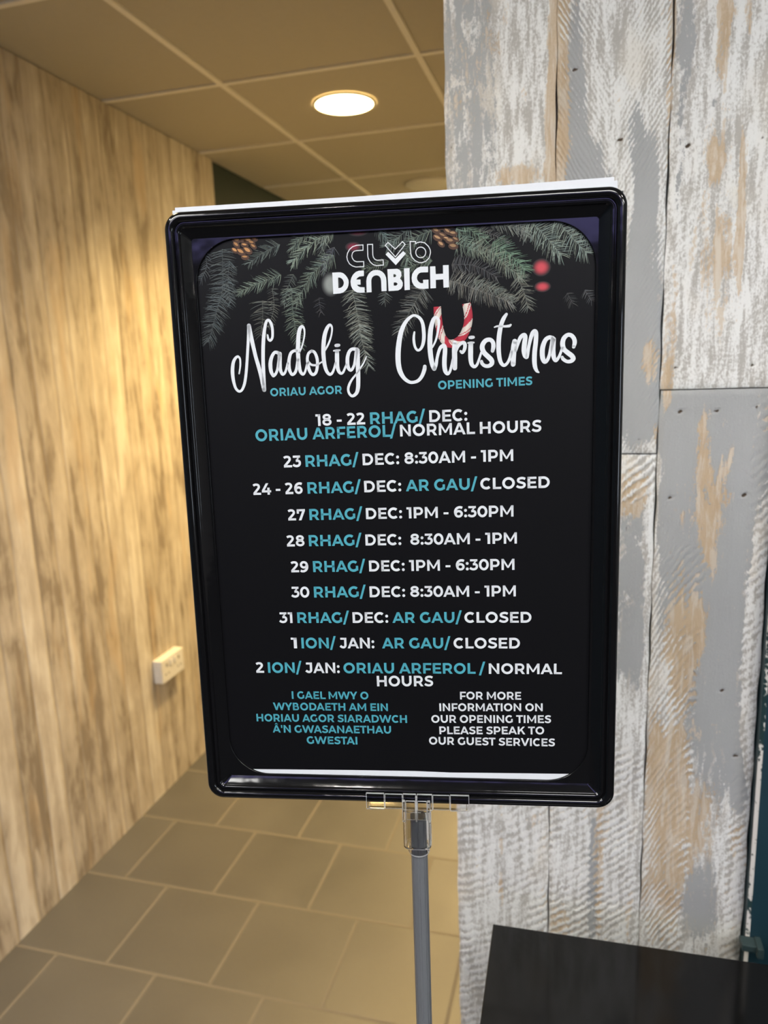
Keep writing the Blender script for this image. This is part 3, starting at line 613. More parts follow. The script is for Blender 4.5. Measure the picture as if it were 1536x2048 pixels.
# pine cones
rnd = random.Random(5)
for want in (0, 1):
    I = Ink()
    for x_, y_, r, kd in [[-105.16,196.75,2.22,0],[-101.05,196.86,2.22,0],[-97.01,196.01,2.22,0],[-92.88,196.75,2.22,0],[-105.38,193.45,2.22,0],[-99.6,192.97,2.22,0],[-94.74,194.31,2.22,0],[-106.66,189.82,2.22,0],[-102.61,188.79,2.22,0],[-97.79,189.38,2.22,0],[-99.78,185.01,2.22,0],[-93.53,191.9,2.22,0],[38.19,194.98,2.09,1],[41.89,193.25,2.09,1],[37.46,190.28,2.09,1],[39.88,188.73,2.09,1],[34.92,192.38,2.09,1],[30.47,196.0,2.09,1],[34.38,197.95,2.09,1],[40.18,198.75,2.09,1],[41.89,185.11,2.09,1],[33.91,186.87,2.09,1],[31.66,191.0,2.09,1],[43.57,189.47,2.09,1]]:
        if kd != want: continue
        c1 = lin(196, 142, 88, .8) if kd == 0 else lin(186, 146, 104, .8); c2 = lin(70, 48, 36)
        ro = rnd.uniform(-.7, -.05); r *= rnd.uniform(.85, 1.25); kb_ = rnd.uniform(.6, 1.1); c1 = tuple(q*kb_ for q in c1[:3])+(1,)
        I.disc((x_+.3, y_-.5), r*1.35, ZP+.095, c=c2, ry=r*.85, rot=ro)
        k_ = rnd.uniform(.28, .45)
        I.poly([(x_+r*math.cos(ro)*u-r*k_*v_*math.sin(ro), y_+r*math.sin(ro)*u+r*k_*v_*math.cos(ro)) for u, v_ in ((-.95, .15), (-.5, .7), (.0, 1.0), (.55, .75), (.95, .0), (.5, -.7), (-.1, -.9), (-.6, -.5))], ZP+.10, c1)
    I.build('printed_pine_cone', M_ART, 'orange brown pine cone scales in the print')
# candy cane
I = Ink(); CANE = [[30.87,146.33],[31.05,140.58],[32.06,132.41],[34.02,125.8],[37.72,121.98],[42.73,122.2],[47.37,125.7],[50.57,132.08],[51.61,139.32],[50.35,147.63]]; NS = 150
red, whi = lin(168, 42, 58), lin(205, 196, 186)
prev = None
for k in range(NS+1):
    t = k/NS; x_, y_ = bez(CANE, t); xa_, ya_ = bez(CANE, max(t-.01, 0)); xb_, yb_ = bez(CANE, min(t+.01, 1))
    a = math.atan2(yb_-ya_, xb_-xa_)+math.pi/2; ww = 5.46/2*(.92+.12*t)
    row = [(x_+ww*u*math.cos(a), y_+ww*u*math.sin(a)) for u in [(-1+2*q/10) for q in range(11)]]
    if prev:
        for q in range(10):
            f_ = (t*4.6+(q/10)*.55) % 1.0
            c = red if (f_ < .46 or .56 < f_ < .62) else whi
            sh = 1.0-.35*abs(q-4.5)/4.5
            I.poly([prev[q], prev[q+1], row[q+1], row[q]], ZP+.105, tuple(v_*sh for v_ in c[:3])+(1,))
    prev = row
I.build('printed_candy_cane', M_ART, 'red and white striped candy cane in the print')
# club logo
I = Ink()
for lp_ in [[[-18.07,188.52],[-22.44,188.48],[-25.12,187.74],[-27.31,186.09],[-28.79,183.65],[-29.31,181.41],[-28.97,179.24],[-27.68,176.78],[-25.61,175.29],[-23.51,174.56],[-18.06,174.55],[-18.01,177.83],[-22.84,177.94],[-24.41,178.64],[-25.55,180.21],[-25.94,181.75],[-25.41,183.73],[-24.17,184.81],[-22.57,185.1],[-18.19,185.14]],[[-15.03,188.61],[-11.6,188.57],[-11.69,182.05],[-11.36,180.28],[-10.35,178.85],[-8.79,178.19],[-4.82,178.25],[-4.72,174.92],[-9.43,174.77],[-11.52,175.5],[-13.58,177.36],[-14.69,179.43],[-15.08,181.22]],[[-3.1,187.49],[-1.14,189.26],[3.51,184.79],[8.55,189.27],[10.26,187.44],[3.49,179.78]],[[13.61,189.09],[17.27,188.9],[17.24,187.56],[18.53,188.17],[20.51,188.47],[23.31,187.79],[25.79,185.38],[26.87,183.17],[27.05,181.27],[26.05,178.08],[23.89,176.02],[21.04,175.21],[19.07,175.44],[16.55,176.78],[14.62,178.91],[13.83,181.38]],[[23.87,181.65],[23.77,180.9],[23.51,180.2],[23.1,179.58],[22.56,179.07],[21.92,178.7],[21.21,178.48],[20.47,178.43],[19.73,178.56],[19.03,178.84],[18.41,179.27],[17.89,179.83],[17.51,180.49],[17.28,181.22],[17.22,181.98],[17.32,182.72],[17.58,183.42],[18.0,184.04],[18.54,184.55],[19.18,184.92],[19.88,185.13],[20.63,185.18],[21.36,185.06],[22.06,184.78],[22.68,184.34],[23.2,183.78],[23.58,183.13],[23.81,182.4]]]: I.strip([tuple(q) for q in lp_], [.55]*len(lp_), ZP+.12, closed=True)
for loops in [[[[-3.03,181.67],[-1.33,183.34],[3.46,178.59],[8.84,183.27],[10.62,181.5],[3.6,174.5]]],[[[-39.72,171.64],[-35.91,171.66],[-34.04,171.58],[-32.46,171.04],[-31.03,169.96],[-29.64,168.11],[-28.85,166.42],[-28.71,164.63],[-28.99,162.86],[-29.79,161.1],[-31.06,159.62],[-32.72,158.41],[-34.89,157.82],[-39.61,157.69]],[[-35.92,168.28],[-34.72,168.22],[-33.41,167.6],[-32.52,166.46],[-32.04,165.04],[-32.23,163.64],[-32.95,162.4],[-34.2,161.56],[-35.96,161.33]]],[[[-18.07,171.97],[-21.47,172.05],[-23.63,171.32],[-25.56,169.71],[-26.85,167.6],[-27.47,165.34],[-27.24,162.52],[-26.33,160.44],[-24.79,158.83],[-23.08,157.94],[-20.95,157.64],[-18.07,157.64],[-18.02,161.09],[-21.08,161.35],[-22.39,162.05],[-23.16,162.98],[-20.62,162.99],[-20.63,166.3],[-23.56,166.43],[-22.72,167.41],[-21.35,168.24],[-18.2,168.48]]],[[[-16.67,157.7],[-16.67,165.1],[-16.19,167.49],[-14.91,169.72],[-13.27,171.16],[-11.38,171.91],[-9.26,171.98],[-7.16,171.56],[-5.34,170.41],[-3.94,168.7],[-3.21,166.77],[-3.02,164.48],[-3.09,158.0],[-6.54,158.02],[-6.59,164.64],[-6.92,166.56],[-7.68,167.73],[-8.72,168.34],[-9.91,168.55],[-11.38,168.24],[-12.6,167.33],[-13.18,165.96],[-13.3,164.82],[-13.34,157.69]]],[[[-2.14,172.07],[4.45,172.07],[6.08,171.36],[7.15,169.74],[7.28,167.52],[6.24,165.67],[7.39,164.36],[8.01,162.75],[7.82,160.85],[6.85,159.12],[4.7,158.01],[-1.79,157.91]],[[1.85,168.72],[3.03,168.67],[3.8,167.68],[2.98,166.77],[1.79,166.83]],[[1.88,163.34],[3.53,163.27],[4.63,162.26],[3.48,161.24],[1.82,161.31]]],[[[9.04,172.11],[12.74,172.21],[12.66,158.11],[9.08,157.99]]],[[[25.23,172.56],[20.13,172.67],[17.85,171.91],[15.97,170.42],[14.49,168.17],[14.0,165.59],[14.27,163.12],[15.3,161.01],[16.97,159.43],[18.95,158.57],[22.07,158.24],[25.26,158.37],[25.27,164.12],[21.64,164.15],[21.73,161.96],[20.17,162.03],[18.77,162.91],[17.81,164.32],[17.55,165.7],[18.02,167.32],[19.04,168.5],[20.47,168.98],[25.15,168.9]]],[[[26.5,172.5],[30.03,172.47],[30.21,167.44],[35.15,167.48],[35.11,172.91],[38.9,172.86],[38.94,158.58],[35.27,158.47],[35.17,163.8],[30.19,163.76],[30.17,158.43],[26.48,158.4]]]]: I.holes([[tuple(q) for q in lp_] for lp_ in loops], ZP+.12)
I.build('logo_lettering', M_INKW, 'white club logo lettering')
# script headings
def smooth_stroke(I, st):
    P_ = [(a, b) for a, b, c in st]; W_ = [c for a, b, c in st]; n = len(P_)-1; pts = []; ws = []
    for i in range(n):
        for q in range(7):
            f_ = q/7; pts.append(bez(P_, (i+f_)/n)); ws.append(W_[i]*(1-f_)+W_[i+1]*f_)
    pts.append(P_[-1]); ws.append(W_[-1])
    I.strip(pts, ws, ZP+.13, caps=True)
for nm, sts in {"nadolig":[[[-108.91,106.7,1.05],[-107.86,111.16,1.25],[-107.51,114.73,1.32],[-107.73,117.06,1.46],[-108.95,118.43,1.6],[-110.7,117.52,1.92],[-112.38,114.9,2.26],[-113.26,111.34,2.51],[-113.62,107.76,2.61],[-113.52,103.79,2.44],[-113.01,100.16,2.16],[-111.94,96.5,1.92],[-109.89,94.44,1.74],[-107.68,95.28,1.74],[-105.75,98.84,2.02],[-104.5,103.49,2.02],[-103.49,109.21,2.02],[-102.5,116.34,2.02],[-101.59,123.43,2.02],[-100.83,129.43,2.09],[-100.19,134.71,2.37],[-99.76,139.09,2.72]],[[-99.76,139.09,2.86],[-98.97,132.9,3.0],[-97.58,125.06,2.72],[-96.28,117.9,2.61],[-94.8,111.78,2.72],[-93.33,105.28,2.79],[-92.29,99.13,2.93],[-91.62,94.77,2.72]],[[-91.55,94.77,2.72],[-91.5,99.82,2.65],[-91.36,107.01,2.61],[-91.11,115.93,2.51],[-90.5,124.79,2.58],[-89.62,131.83,2.51],[-88.6,137.07,2.16],[-87.45,140.88,1.92],[-85.96,142.33,1.74],[-84.49,140.94,1.92],[-83.4,137.56,1.92],[-83.28,133.34,1.81],[-83.73,130.19,1.74],[-85.31,128.49,1.74],[-86.57,129.6,1.57],[-86.93,132.25,1.18]],[[-79.65,119.61,2.44],[-82.19,120.41,2.09],[-84.16,118.53,2.26],[-85.66,115.03,2.61],[-86.17,111.48,2.79],[-85.92,107.54,2.65],[-84.78,104.81,2.23],[-84.05,104.5,2.09],[-82.48,105.99,1.92],[-81.18,109.16,1.81],[-80.17,113.77,1.95],[-79.15,118.71,2.51]],[[-79.04,119.23,2.86],[-79.33,115.51,3.0],[-79.48,111.6,2.93],[-79.16,108.02,2.44],[-77.88,105.19,1.95],[-76.15,106.13,1.74],[-74.88,108.95,1.6],[-73.76,112.47,1.67]],[[-67.04,120.74,1.92],[-68.87,120.88,1.92],[-71.05,119.47,2.09],[-72.33,116.33,2.26],[-72.99,112.45,2.44],[-72.83,108.52,2.37],[-71.8,105.63,2.09],[-70.59,104.8,2.02],[-68.74,106.24,2.02],[-67.44,109.76,1.95],[-66.42,115.06,2.16]],[[-65.11,119.61,1.05],[-63.35,123.08,1.05],[-61.89,127.25,1.05],[-60.89,131.77,1.12],[-60.99,135.45,1.39],[-62.26,137.18,1.74],[-63.88,135.56,2.58],[-64.95,131.93,2.79],[-65.55,127.39,2.86],[-66.07,120.35,2.93],[-66.05,115.04,2.79],[-65.78,110.42,2.65],[-65.05,106.65,2.37],[-63.49,104.71,1.95],[-61.95,106.01,1.6],[-60.87,109.18,1.39],[-59.86,112.34,1.53]],[[-56.45,120.36,1.92],[-58.54,118.95,1.81],[-59.59,116.23,1.95],[-59.68,113.04,2.09],[-59.21,109.12,2.44],[-57.92,105.59,2.16],[-56.14,104.25,2.02],[-54.24,105.47,2.02],[-53.17,108.56,2.09],[-52.71,112.8,2.16],[-53.2,116.35,2.16],[-54.52,119.37,2.02],[-56.45,120.36,1.92]],[[-58.95,112.84,1.74],[-57.27,111.12,1.53],[-54.73,110.6,1.53],[-52.5,111.02,1.25],[-50.62,112.09,1.05],[-48.93,113.02,1.05]],[[-47.12,120.37,1.25],[-44.77,124.07,1.32],[-42.74,128.62,1.18],[-41.63,133.12,1.18],[-41.68,136.08,1.39],[-42.97,137.35,1.74],[-44.79,135.51,2.44],[-46.53,131.56,2.79],[-47.65,126.36,2.93],[-48.25,119.7,2.86],[-48.15,114.05,2.79],[-47.46,109.07,2.61],[-46.16,105.55,2.26],[-44.32,103.99,2.02],[-42.59,105.07,1.74],[-41.22,107.97,1.53],[-40.03,111.65,1.46]],[[-40.95,119.86,1.05],[-38.94,120.07,1.46],[-36.75,120.13,1.05]],[[-38.75,119.36,2.79],[-38.91,114.08,3.0],[-38.93,110.19,2.79],[-38.25,106.34,2.44],[-36.7,104.38,1.81],[-35.02,105.17,1.6],[-33.63,107.89,1.46],[-32.44,110.32,1.46]],[[-39.34,123.38,2.02],[-38.36,123.45,2.37],[-37.26,123.51,2.02]],[[-24.78,120.25,2.44],[-28.03,120.54,2.09],[-30.08,119.04,2.26],[-31.42,115.57,2.51],[-31.78,112.06,2.61],[-31.42,108.52,2.44],[-30.22,106.53,2.09],[-28.87,106.73,1.92],[-27.19,109.61,1.81],[-26.13,113.62,2.09],[-25.23,118.16,2.61]],[[-24.34,119.7,2.65],[-24.45,116.73,2.93],[-24.53,111.81,2.96],[-24.58,104.75,2.96],[-24.68,99.43,2.93],[-25.06,94.11,2.79],[-26.29,90.58,2.44],[-29.0,88.69,1.92],[-31.14,90.19,1.74],[-31.97,93.26,1.74],[-30.98,96.79,1.74],[-28.83,100.28,1.46],[-26.36,103.04,1.32],[-24.26,105.62,1.18],[-22.65,107.86,1.12],[-20.81,110.44,1.05],[-19.26,113.38,0.84],[-18.4,115.18,0.56]]],"christmas":[[[15.03,130.22,1.16],[14.52,126.96,1.66],[14.57,123.67,1.86],[15.32,120.14,1.66],[17.05,118.1,1.57],[19.18,119.17,1.86],[20.73,122.41,2.28],[21.38,126.7,2.48],[21.28,131.61,2.48],[20.59,136.13,2.28],[18.74,139.46,2.07],[15.3,141.27,1.57],[12.04,139.94,1.99],[9.1,136.92,2.48],[6.66,132.52,2.98],[5.03,127.33,3.31],[3.8,119.95,3.56],[3.37,113.75,3.56],[3.64,108.33,3.48],[4.79,103.7,3.23],[7.23,99.65,2.57],[10.58,97.07,2.15],[13.64,96.72,2.07],[16.98,97.86,2.28],[19.52,100.79,2.48],[21.18,104.82,2.69],[21.57,107.09,2.4]],[[26.99,119.71,1.16],[29.08,123.53,1.32],[30.51,127.98,1.49],[31.45,133.25,1.74],[31.65,137.31,1.9],[30.19,139.31,1.74],[28.51,138.65,2.4],[27.1,135.46,2.9],[25.96,130.61,3.23],[25.41,124.49,3.31],[25.4,118.33,3.31],[25.99,112.12,3.23],[26.95,107.73,3.1],[27.96,105.42,2.98]],[[28.08,105.33,2.73],[29.28,108.27,2.32],[29.98,111.97,1.99],[31.12,116.26,2.07],[32.65,119.5,2.32],[34.68,120.53,2.65],[35.49,118.98,2.9],[35.44,115.9,2.98],[35.02,111.38,3.1],[34.94,107.25,3.1],[35.51,103.5,2.9],[36.95,101.66,2.15],[38.45,102.98,1.82],[39.55,106.26,1.66],[40.81,111.18,1.74]],[[42.23,122.22,2.65],[41.96,117.72,3.48],[41.94,111.55,3.52],[41.97,105.35,3.14]],[[42.86,116.45,1.86],[44.36,119.6,1.99],[46.48,121.57,2.23],[48.36,121.9,2.4],[49.08,120.24,2.48],[48.63,117.47,2.28],[47.23,115.47,1.99],[45.99,116.42,1.57]],[[51.14,121.68,1.08],[53.05,121.81,1.57],[55.01,121.82,1.08]],[[52.96,120.99,3.14],[52.77,115.27,3.31],[52.84,110.75,3.14],[53.47,107.43,2.73],[55.12,105.81,2.15],[56.93,106.98,1.82],[58.42,110.55,1.57],[59.92,115.01,1.41]],[[52.35,125.22,1.9],[53.51,125.26,2.32],[54.76,125.33,1.9]],[[67.48,115.82,2.38],[68.1,118.73,2.84],[67.75,121.45,2.74],[66.03,123.22,2.65],[63.29,122.97,2.84],[61.21,120.79,3.11],[60.59,118.11,3.2],[61.84,114.9,3.2],[64.57,112.08,3.2],[66.71,109.74,3.2],[66.92,107.46,3.02],[64.89,105.94,2.52],[62.23,106.17,2.29],[60.49,107.68,2.29],[60.05,109.06,2.1]],[[76.84,139.49,1.83],[75.02,136.82,2.65],[73.37,132.87,2.84],[72.25,127.56,3.02],[71.63,122.2,3.02],[71.56,116.8,3.02],[71.99,111.81,2.84],[73.06,107.92,2.52],[75.07,105.99,2.1],[77.36,107.46,1.92],[78.96,110.66,1.83],[80.34,115.12,2.1]],[[68.91,131.36,0.91],[71.09,131.94,1.28],[75.18,131.64,1.46],[78.57,131.78,1.83],[79.62,132.45,1.37]],[[82.31,121.57,3.29],[81.71,117.32,3.84],[81.34,111.93,3.66],[81.23,106.5,3.2]],[[82.84,115.48,2.06],[84.35,119.92,2.29],[86.25,124.11,2.52],[88.38,125.5,2.74],[89.28,123.99,2.93],[88.74,119.76,3.2],[88.52,115.27,3.38],[89.2,111.87,3.02],[90.29,110.93,2.38],[90.83,112.94,2.29],[91.46,116.96,2.1],[92.58,122.08,2.38],[93.93,126.18,2.74],[95.5,127.63,2.84],[96.41,125.95,2.93],[96.2,120.37,2.97],[95.54,114.57,3.11],[95.33,108.72,3.11],[95.79,104.41,2.84],[96.93,101.66,2.1],[98.39,100.48,0.82]],[[107.43,122.62,2.74],[105.18,123.29,2.65],[102.72,121.82,2.84],[101.03,117.95,3.2],[100.51,113.94,3.29],[100.84,109.88,3.2],[102.12,107.45,2.74],[103.92,108.51,2.29],[105.25,111.97,2.1],[106.35,116.41,2.52],[107.44,121.29,3.2]],[[108.02,122.07,2.84],[107.69,117.26,3.2],[107.72,112.78,3.2],[108.47,109.25,2.74],[109.65,108.04,2.29],[111.34,109.95,1.92],[112.67,113.05,1.74],[113.76,116.14,1.83]],[[121.14,116.53,2.29],[121.78,119.41,2.84],[121.17,122.1,2.74],[119.36,124.08,2.65],[117.04,124.39,2.65],[114.69,122.35,2.97],[113.83,118.81,3.2],[114.8,115.21,3.02],[117.24,112.88,3.11],[120.09,110.54,3.2],[120.87,108.72,3.2],[119.37,107.2,2.56],[116.76,107.15,2.2],[114.37,108.72,2.29],[113.68,109.96,2.01]]]}.items():
    I = Ink()
    for st in sts: smooth_stroke(I, st)
    I.build(nm+'_heading', M_INKW, 'white script heading')
# block capitals drawn from strokes
def arc(cx, cy, rx, ry, a0, a1, n=16): return [(cx+rx*math.cos(math.radians(a0+(a1-a0)*i/n)), cy+ry*math.sin(math.radians(a0+(a1-a0)*i/n))) for i in range(n+1)]
def R(x0, y0, x1, y1): return ('p', [(x0, y0), (x1, y0), (x1, y1), (x0, y1)])
def Pg(*p_): return ('p', list(p_))
def S(pts, w_=150, closed=False): return ('s', pts, w_, closed)
def cr(pts, n=6):
    o = []; k = len(pts)-1
    for i in range(k*n+1): o.append(bez(pts, i/(k*n)))
    return o
A_ = [Pg((0, 0), (162, 0), (458, 700), (306, 700)), Pg((764, 0), (600, 0), (306, 700), (458, 700)), R(165, 140, 600, 270)]
GL = {
 'A': (764, A_), '^': (764, A_+[Pg((215, 765), (320, 765), (382, 825), (382, 905)), Pg((549, 765), (444, 765), (382, 825), (382, 905))]),
 'B': (740, [R(80, 0, 240, 700), S([(160, 632)]+arc(400, 500, 130, 132, 90, -90)+[(160, 368)], 136), S([(160, 368)]+arc(440, 218, 150, 150, 90, -90)+[(160, 68)], 136)]),
 'C': (720, [S(arc(400, 350, 282, 282, 47, 313, 28), 158)]),
 'D': (800, [R(80, 0, 240, 700), S([(160, 630)]+arc(380, 350, 290, 280, 90, -90, 20)+[(160, 70)], 150)]),
 'E': (660, [R(80, 0, 240, 700), R(80, 0, 620, 132), R(80, 288, 570, 415), R(80, 568, 610, 700)]),
 'F': (630, [R(80, 0, 240, 700), R(80, 220, 565, 352), R(80, 568, 610, 700)]),
 'G': (780, [S(arc(410, 350, 288, 282, 48, 318, 28), 158), R(565, 70, 710, 365)]),
 'H': (820, [R(80, 0, 242, 700), R(578, 0, 740, 700), R(80, 282, 740, 418)]),
 'I': (322, [R(80, 0, 242, 700)]),
 'J': (560, [R(75, 568, 400, 700), S([(405, 700), (405, 240)]+arc(258, 215, 147, 147, 0, -90, 10)+cr([(258, 68), (160, 90), (60, 165)], 4), 152)]),
 'K': (750, [R(80, 0, 240, 700), Pg((225, 190), (225, 385), (540, 700), (725, 700)), Pg((355, 330), (460, 430), (745, 0), (555, 0))]),
 'L': (600, [R(80, 0, 242, 700), R(80, 0, 585, 132)]),
 'M': (970, [R(80, 0, 228, 700), R(742, 0, 890, 700), Pg((80, 700), (215, 700), (522, 185), (450, 115)), Pg((890, 700), (755, 700), (448, 185), (520, 115))]),
 'N': (830, [R(80, 0, 236, 700), R(594, 0, 750, 700), Pg((80, 700), (215, 700), (750, 0), (615, 0))]),
 'O': (860, [S(arc(430, 350, 297, 285, 0, 354, 40), 156, True)]),
 'P': (715, [R(80, 0, 242, 700), S([(160, 634)]+arc(405, 448, 190, 186, 90, -90)+[(160, 262)], 140)]),
 'R': (745, [R(80, 0, 242, 700), S([(160, 634)]+arc(405, 455, 190, 179, 90, -90)+[(160, 276)], 140), Pg((355, 250), (520, 270), (705, 0), (530, 0))]),
 'S': (640, [S(cr([(570, 575), (470, 625), (330, 635), (195, 590), (150, 510), (185, 425), (310, 370), (450, 325), (525, 265), (525, 165), (440, 88), (310, 66), (170, 95), (65, 155)]), 144)]),
 'T': (610, [R(5, 565, 605, 700), R(224, 0, 386, 700)]),
 'U': (800, [S([(153, 700), (153, 320)]+arc(400, 315, 247, 247, 180, 360, 20)+[(647, 320), (647, 700)], 156)]),
 'V': (750, [Pg((0, 700), (170, 700), (460, 0), (296, 0)), Pg((756, 700), (590, 700), (296, 0), (460, 0))]),
 'W': (1150, [Pg((0, 700), (165, 700), (405, 0), (240, 0)), Pg((240, 0), (398, 0), (640, 700), (500, 700)), Pg((500, 700), (650, 700), (895, 0), (735, 0)), Pg((735, 0), (900, 0), (1140, 700), (985, 700))]),
 'Y': (690, [R(262, 0, 424, 290), Pg((-5, 700), (168, 700), (424, 280), (262, 225)), Pg((690, 700), (525, 700), (262, 280), (424, 225))]),
 '0': (660, [S(arc(330, 350, 232, 284, 0, 354, 36), 152, True)]),
 '1': (385, [R(148, 0, 310, 700), R(5, 568, 310, 700)]),
 '2': (600, [S(cr([(70, 575), (150, 618), (265, 636), (385, 605), (440, 510), (405, 410), (290, 285), (95, 85)]), 144), R(45, 0, 565, 134)]),
 '3': (600, [R(55, 568, 520, 700), Pg((350, 600), (520, 600), (520, 660), (330, 395), (230, 395)), S(cr([(230, 385), (370, 385), (460, 330), (480, 220), (420, 115), (290, 68), (150, 90), (45, 155)]), 144)]),
 '4': (700, [Pg((330, 700), (505, 700), (215, 265), (35, 265)), R(35, 140, 665, 270), R(410, 0, 566, 430)]),
 '6': (645, [S(arc(340, 232, 190, 166, 0, 354, 30), 144, True), S(cr([(570, 600), (470, 635), (345, 630), (215, 560), (140, 430), (130, 300), (155, 200)]), 152)]),
 '7': (620, [R(40, 568, 590, 700), R(40, 420, 185, 700), Pg((418, 600), (590, 600), (325, 0), (150, 0))]),
 '8': (670, [S(arc(335, 520, 188, 118, 0, 350, 28), 140, True), S(arc(335, 216, 215, 146, 0, 350, 28), 140, True)]),
 '9': (645, [S(arc(305, 468, 190, 166, 0, 354, 30), 144, True), S(cr([(75, 100), (175, 65), (300, 70), (430, 140), (505, 270), (515, 400), (490, 500)]), 152)]),
 '-': (400, [R(40, 215, 345, 340)]), '/': (400, [Pg((-10, -105), (128, -105), (408, 805), (270, 805))]),
 ':': (270, [('d', (135, 92), 92), ('d', (135, 440), 92)]), "'": (240, [R(65, 430, 185, 700)]), ' ': (250, [])}
KERN = {('A', 'Y'): -60, ('W', 'A'): -50, ('A', 'W'): -50, ('A', 'T'): -60, ('T', 'A'): -60, ('W', 'Y'): 0, ('L', '/'): -60, ('V', 'I'): 0, ('L', ' '): -40, ('F', 'O'): -15, ('R', 'A'): 0, ('D', 'A'): -30, ('A', 'G'): -20, ('O', 'A'): -20}
def put(I, text, x0, y0, x1, y1, cap, z, mi):
    pen = 0; items = []; prevc = ''
    for ch in text:
        pen += KERN.get((prevc, ch), 0)
        adv, sh = GL[ch]; items.append((pen, sh)); pen += adv+(-10 if ch != ' ' else 0); prevc = ch
    ext = []
    for px, sh in items:
        for g_ in sh:
            if g_[0] == 'p': ext += [px+q[0] for q in g_[1]]
            elif g_[0] == 's': ext += [px+q[0]+d for q in g_[1] for d in (-g_[2]*.5, g_[2]*.5)]
            else: ext += [px+g_[1][0]-g_[2], px+g_[1][0]+g_[2]]
    lo_, hi = min(ext), max(ext); ux, uy = x1-x0, y1-y0; L = math.hypot(ux, uy); ux, uy = ux/L, uy/L
    sx = L/(hi-lo_); sy = cap/700.0
    def T(px, q): a = (px+q[0]-lo_)*sx; b = q[1]*sy; return (x0+ux*a-uy*b, y0+uy*a+ux*b)
    for px, sh in items:
        for g_ in sh:
            if g_[0] == 'p': I.poly([T(px, q) for q in g_[1]], z, None, mi)
            elif g_[0] == 's': I.strip([T(px, q) for q in g_[1]], [g_[2]*(sx+sy)/2]*len(g_[1]), z, closed=g_[3], mi=mi)
            else:
                n = 16; I.poly([T(px, (g_[1][0]+g_[2]*math.cos(2*math.pi*i/n), g_[1][1]+g_[2]*math.sin(2*math.pi*i/n))) for i in range(n)], z, None, mi)
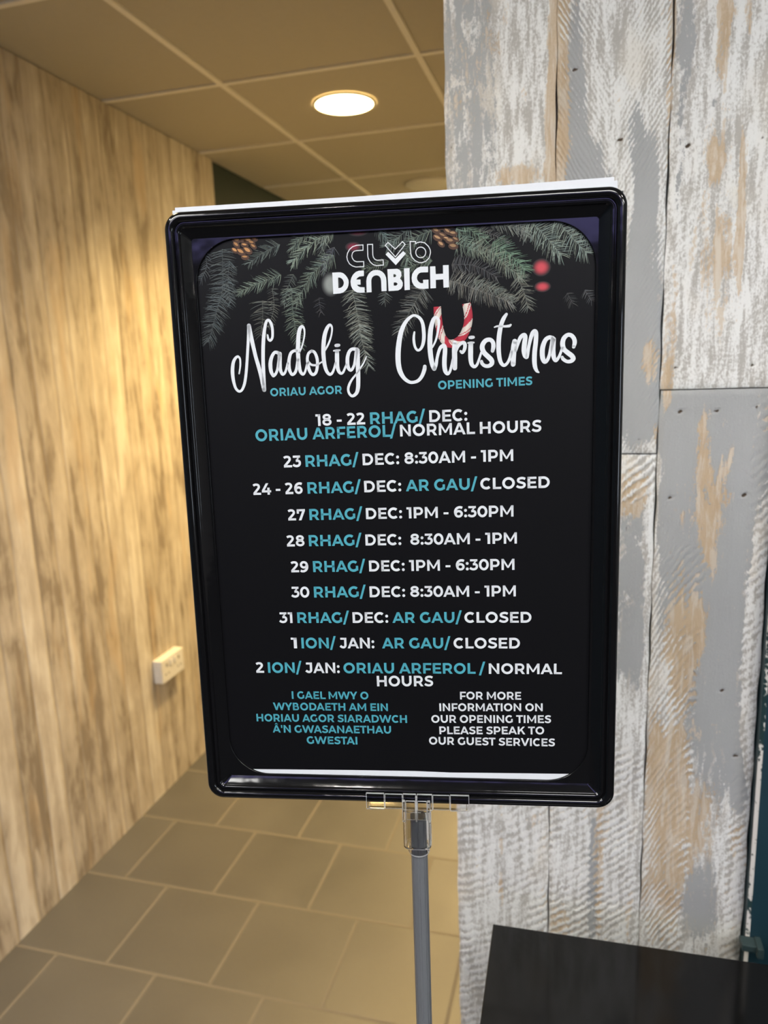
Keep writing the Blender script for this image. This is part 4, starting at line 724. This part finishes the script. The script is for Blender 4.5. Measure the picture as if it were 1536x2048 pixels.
for nm, sel, lb in (('subheading_lettering', lambda l: 75 < l[3] and l[2] < 0, 'teal capitals under the left script heading'), ('subheading_lettering', lambda l: 75 < l[3] and l[2] > 0, 'teal capitals under the right script heading'), ('schedule_lettering', lambda l: -122 < l[3] < 75, 'white and teal lines of dates and opening hours'), ('notice_lettering', lambda l: l[3] < -122, 'small teal and white notice at the foot of the poster')):
    I = Ink()
    for l in [["18 - 22",0,-55.94,68.56,-20.89,68.84,8.21],["RHAG/",1,-17.37,68.86,21.11,69.17,8.13],["DEC:",0,23.88,69.19,50.04,69.4,8.08],["ORIAU ARFEROL/",1,-99.83,58.94,0.84,59.78,8.29],["NORMAL HOURS",0,3.33,59.8,100.53,60.6,8.1],["23",0,-80.99,39.78,-67.97,39.88,8.29],["RHAG/",1,-64.71,39.9,-26.43,40.19,8.24],["DEC: 8:30AM - 1PM",0,-23.72,40.21,81.16,40.98,8.1],["24 - 26",0,-104.52,20.33,-67.36,20.6,8.27],["RHAG/",1,-64.19,20.62,-25.55,20.9,8.21],["DEC:",0,-23.29,20.92,3.08,21.11,8.14],["AR GAU/",1,6.31,21.13,56.45,21.49,8.07],["CLOSED",0,58.46,21.51,106.01,21.85,7.98],["27",0,-79.95,1.27,-66.85,1.33,8.17],["RHAG/",1,-63.77,1.34,-25.16,1.51,8.12],["DEC: 1PM - 6:30PM",0,-22.74,1.52,81.25,1.97,7.99],["28",0,-81.93,-17.94,-68.42,-17.89,8.24],["RHAG/",1,-65.14,-17.88,-26.46,-17.75,8.19],["DEC:  8:30AM - 1PM",0,-23.81,-17.74,83.57,-17.37,8.06],["29",0,-79.87,-37.28,-66.47,-37.21,8.27],["RHAG/",1,-62.99,-37.19,-24.51,-36.99,8.22],["DEC: 1PM - 6:30PM",0,-21.88,-36.97,81.87,-36.42,8.08],["30",0,-80.69,-56.46,-66.73,-56.41,8.29],["RHAG/",1,-63.26,-56.4,-24.85,-56.27,8.24],["DEC: 8:30AM - 1PM",0,-22.17,-56.26,82.78,-55.9,8.11],["31",0,-90.84,-75.97,-80.43,-75.93,8.26],["RHAG/",1,-76.73,-75.92,-37.89,-75.8,8.21],["DEC:",0,-35.44,-75.79,-9.2,-75.71,8.16],["AR GAU/",1,-6.15,-75.7,44.29,-75.53,8.08],["CLOSED",0,46.12,-75.53,93.77,-75.37,8.0],["1",0,-82.52,-95.58,-78.07,-95.56,8.28],["ION/",1,-74.62,-95.54,-48.6,-95.42,8.24],["JAN:",0,-46.24,-95.41,-20.06,-95.29,8.2],["AR GAU/",1,-14.43,-95.26,35.83,-95.03,8.12],["CLOSED",0,38.0,-95.02,85.67,-94.8,8.04],["2",0,-110.95,-115.07,-104.38,-115.04,8.35],["ION/",1,-101.3,-115.03,-75.36,-114.92,8.31],["JAN:",0,-73.0,-114.91,-46.69,-114.8,8.26],["ORIAU ARFEROL /",1,-43.79,-114.78,60.76,-114.34,8.14],["NORMAL",0,63.26,-114.33,115.49,-114.11,8.01],["HOURS",0,-19.13,-124.86,22.93,-124.39,8.21],["I GAEL MWY O",1,-84.19,-135.57,-25.95,-135.23,5.98],["WYBODAETH AM EIN",1,-99.05,-144.81,-11.6,-144.34,6.01],["HORIAU AGOR SIARADWCH",1,-112.63,-154.18,2.46,-153.52,6.05],["^'N GWASANAETHAU",1,-100.55,-163.07,-9.78,-162.31,6.08],["GWESTAI",1,-74.5,-171.82,-35.64,-171.6,6.12],["FOR MORE",0,42.11,-134.39,86.51,-134.04,6.03],["INFORMATION ON",0,26.79,-143.76,101.99,-142.75,6.05],["OUR OPENING TIMES",0,20.67,-153.11,108.29,-151.91,6.09],["PLEASE SPEAK TO",0,26.44,-162.1,103.12,-160.86,6.12],["OUR GUEST SERVICES",0,18.55,-170.48,111.16,-170.19,6.16],["ORIAU AGOR",1,-87.34,90.23,-36.36,90.48,5.59],["OPENING TIMES",1,30.43,91.28,94.24,92.26,5.77]]:
        if sel(l): put(I, l[0], l[2], l[3], l[4], l[5], l[6], ZP+.12, l[1])
    I.build(nm, [M_INKW, M_INKT], lb)
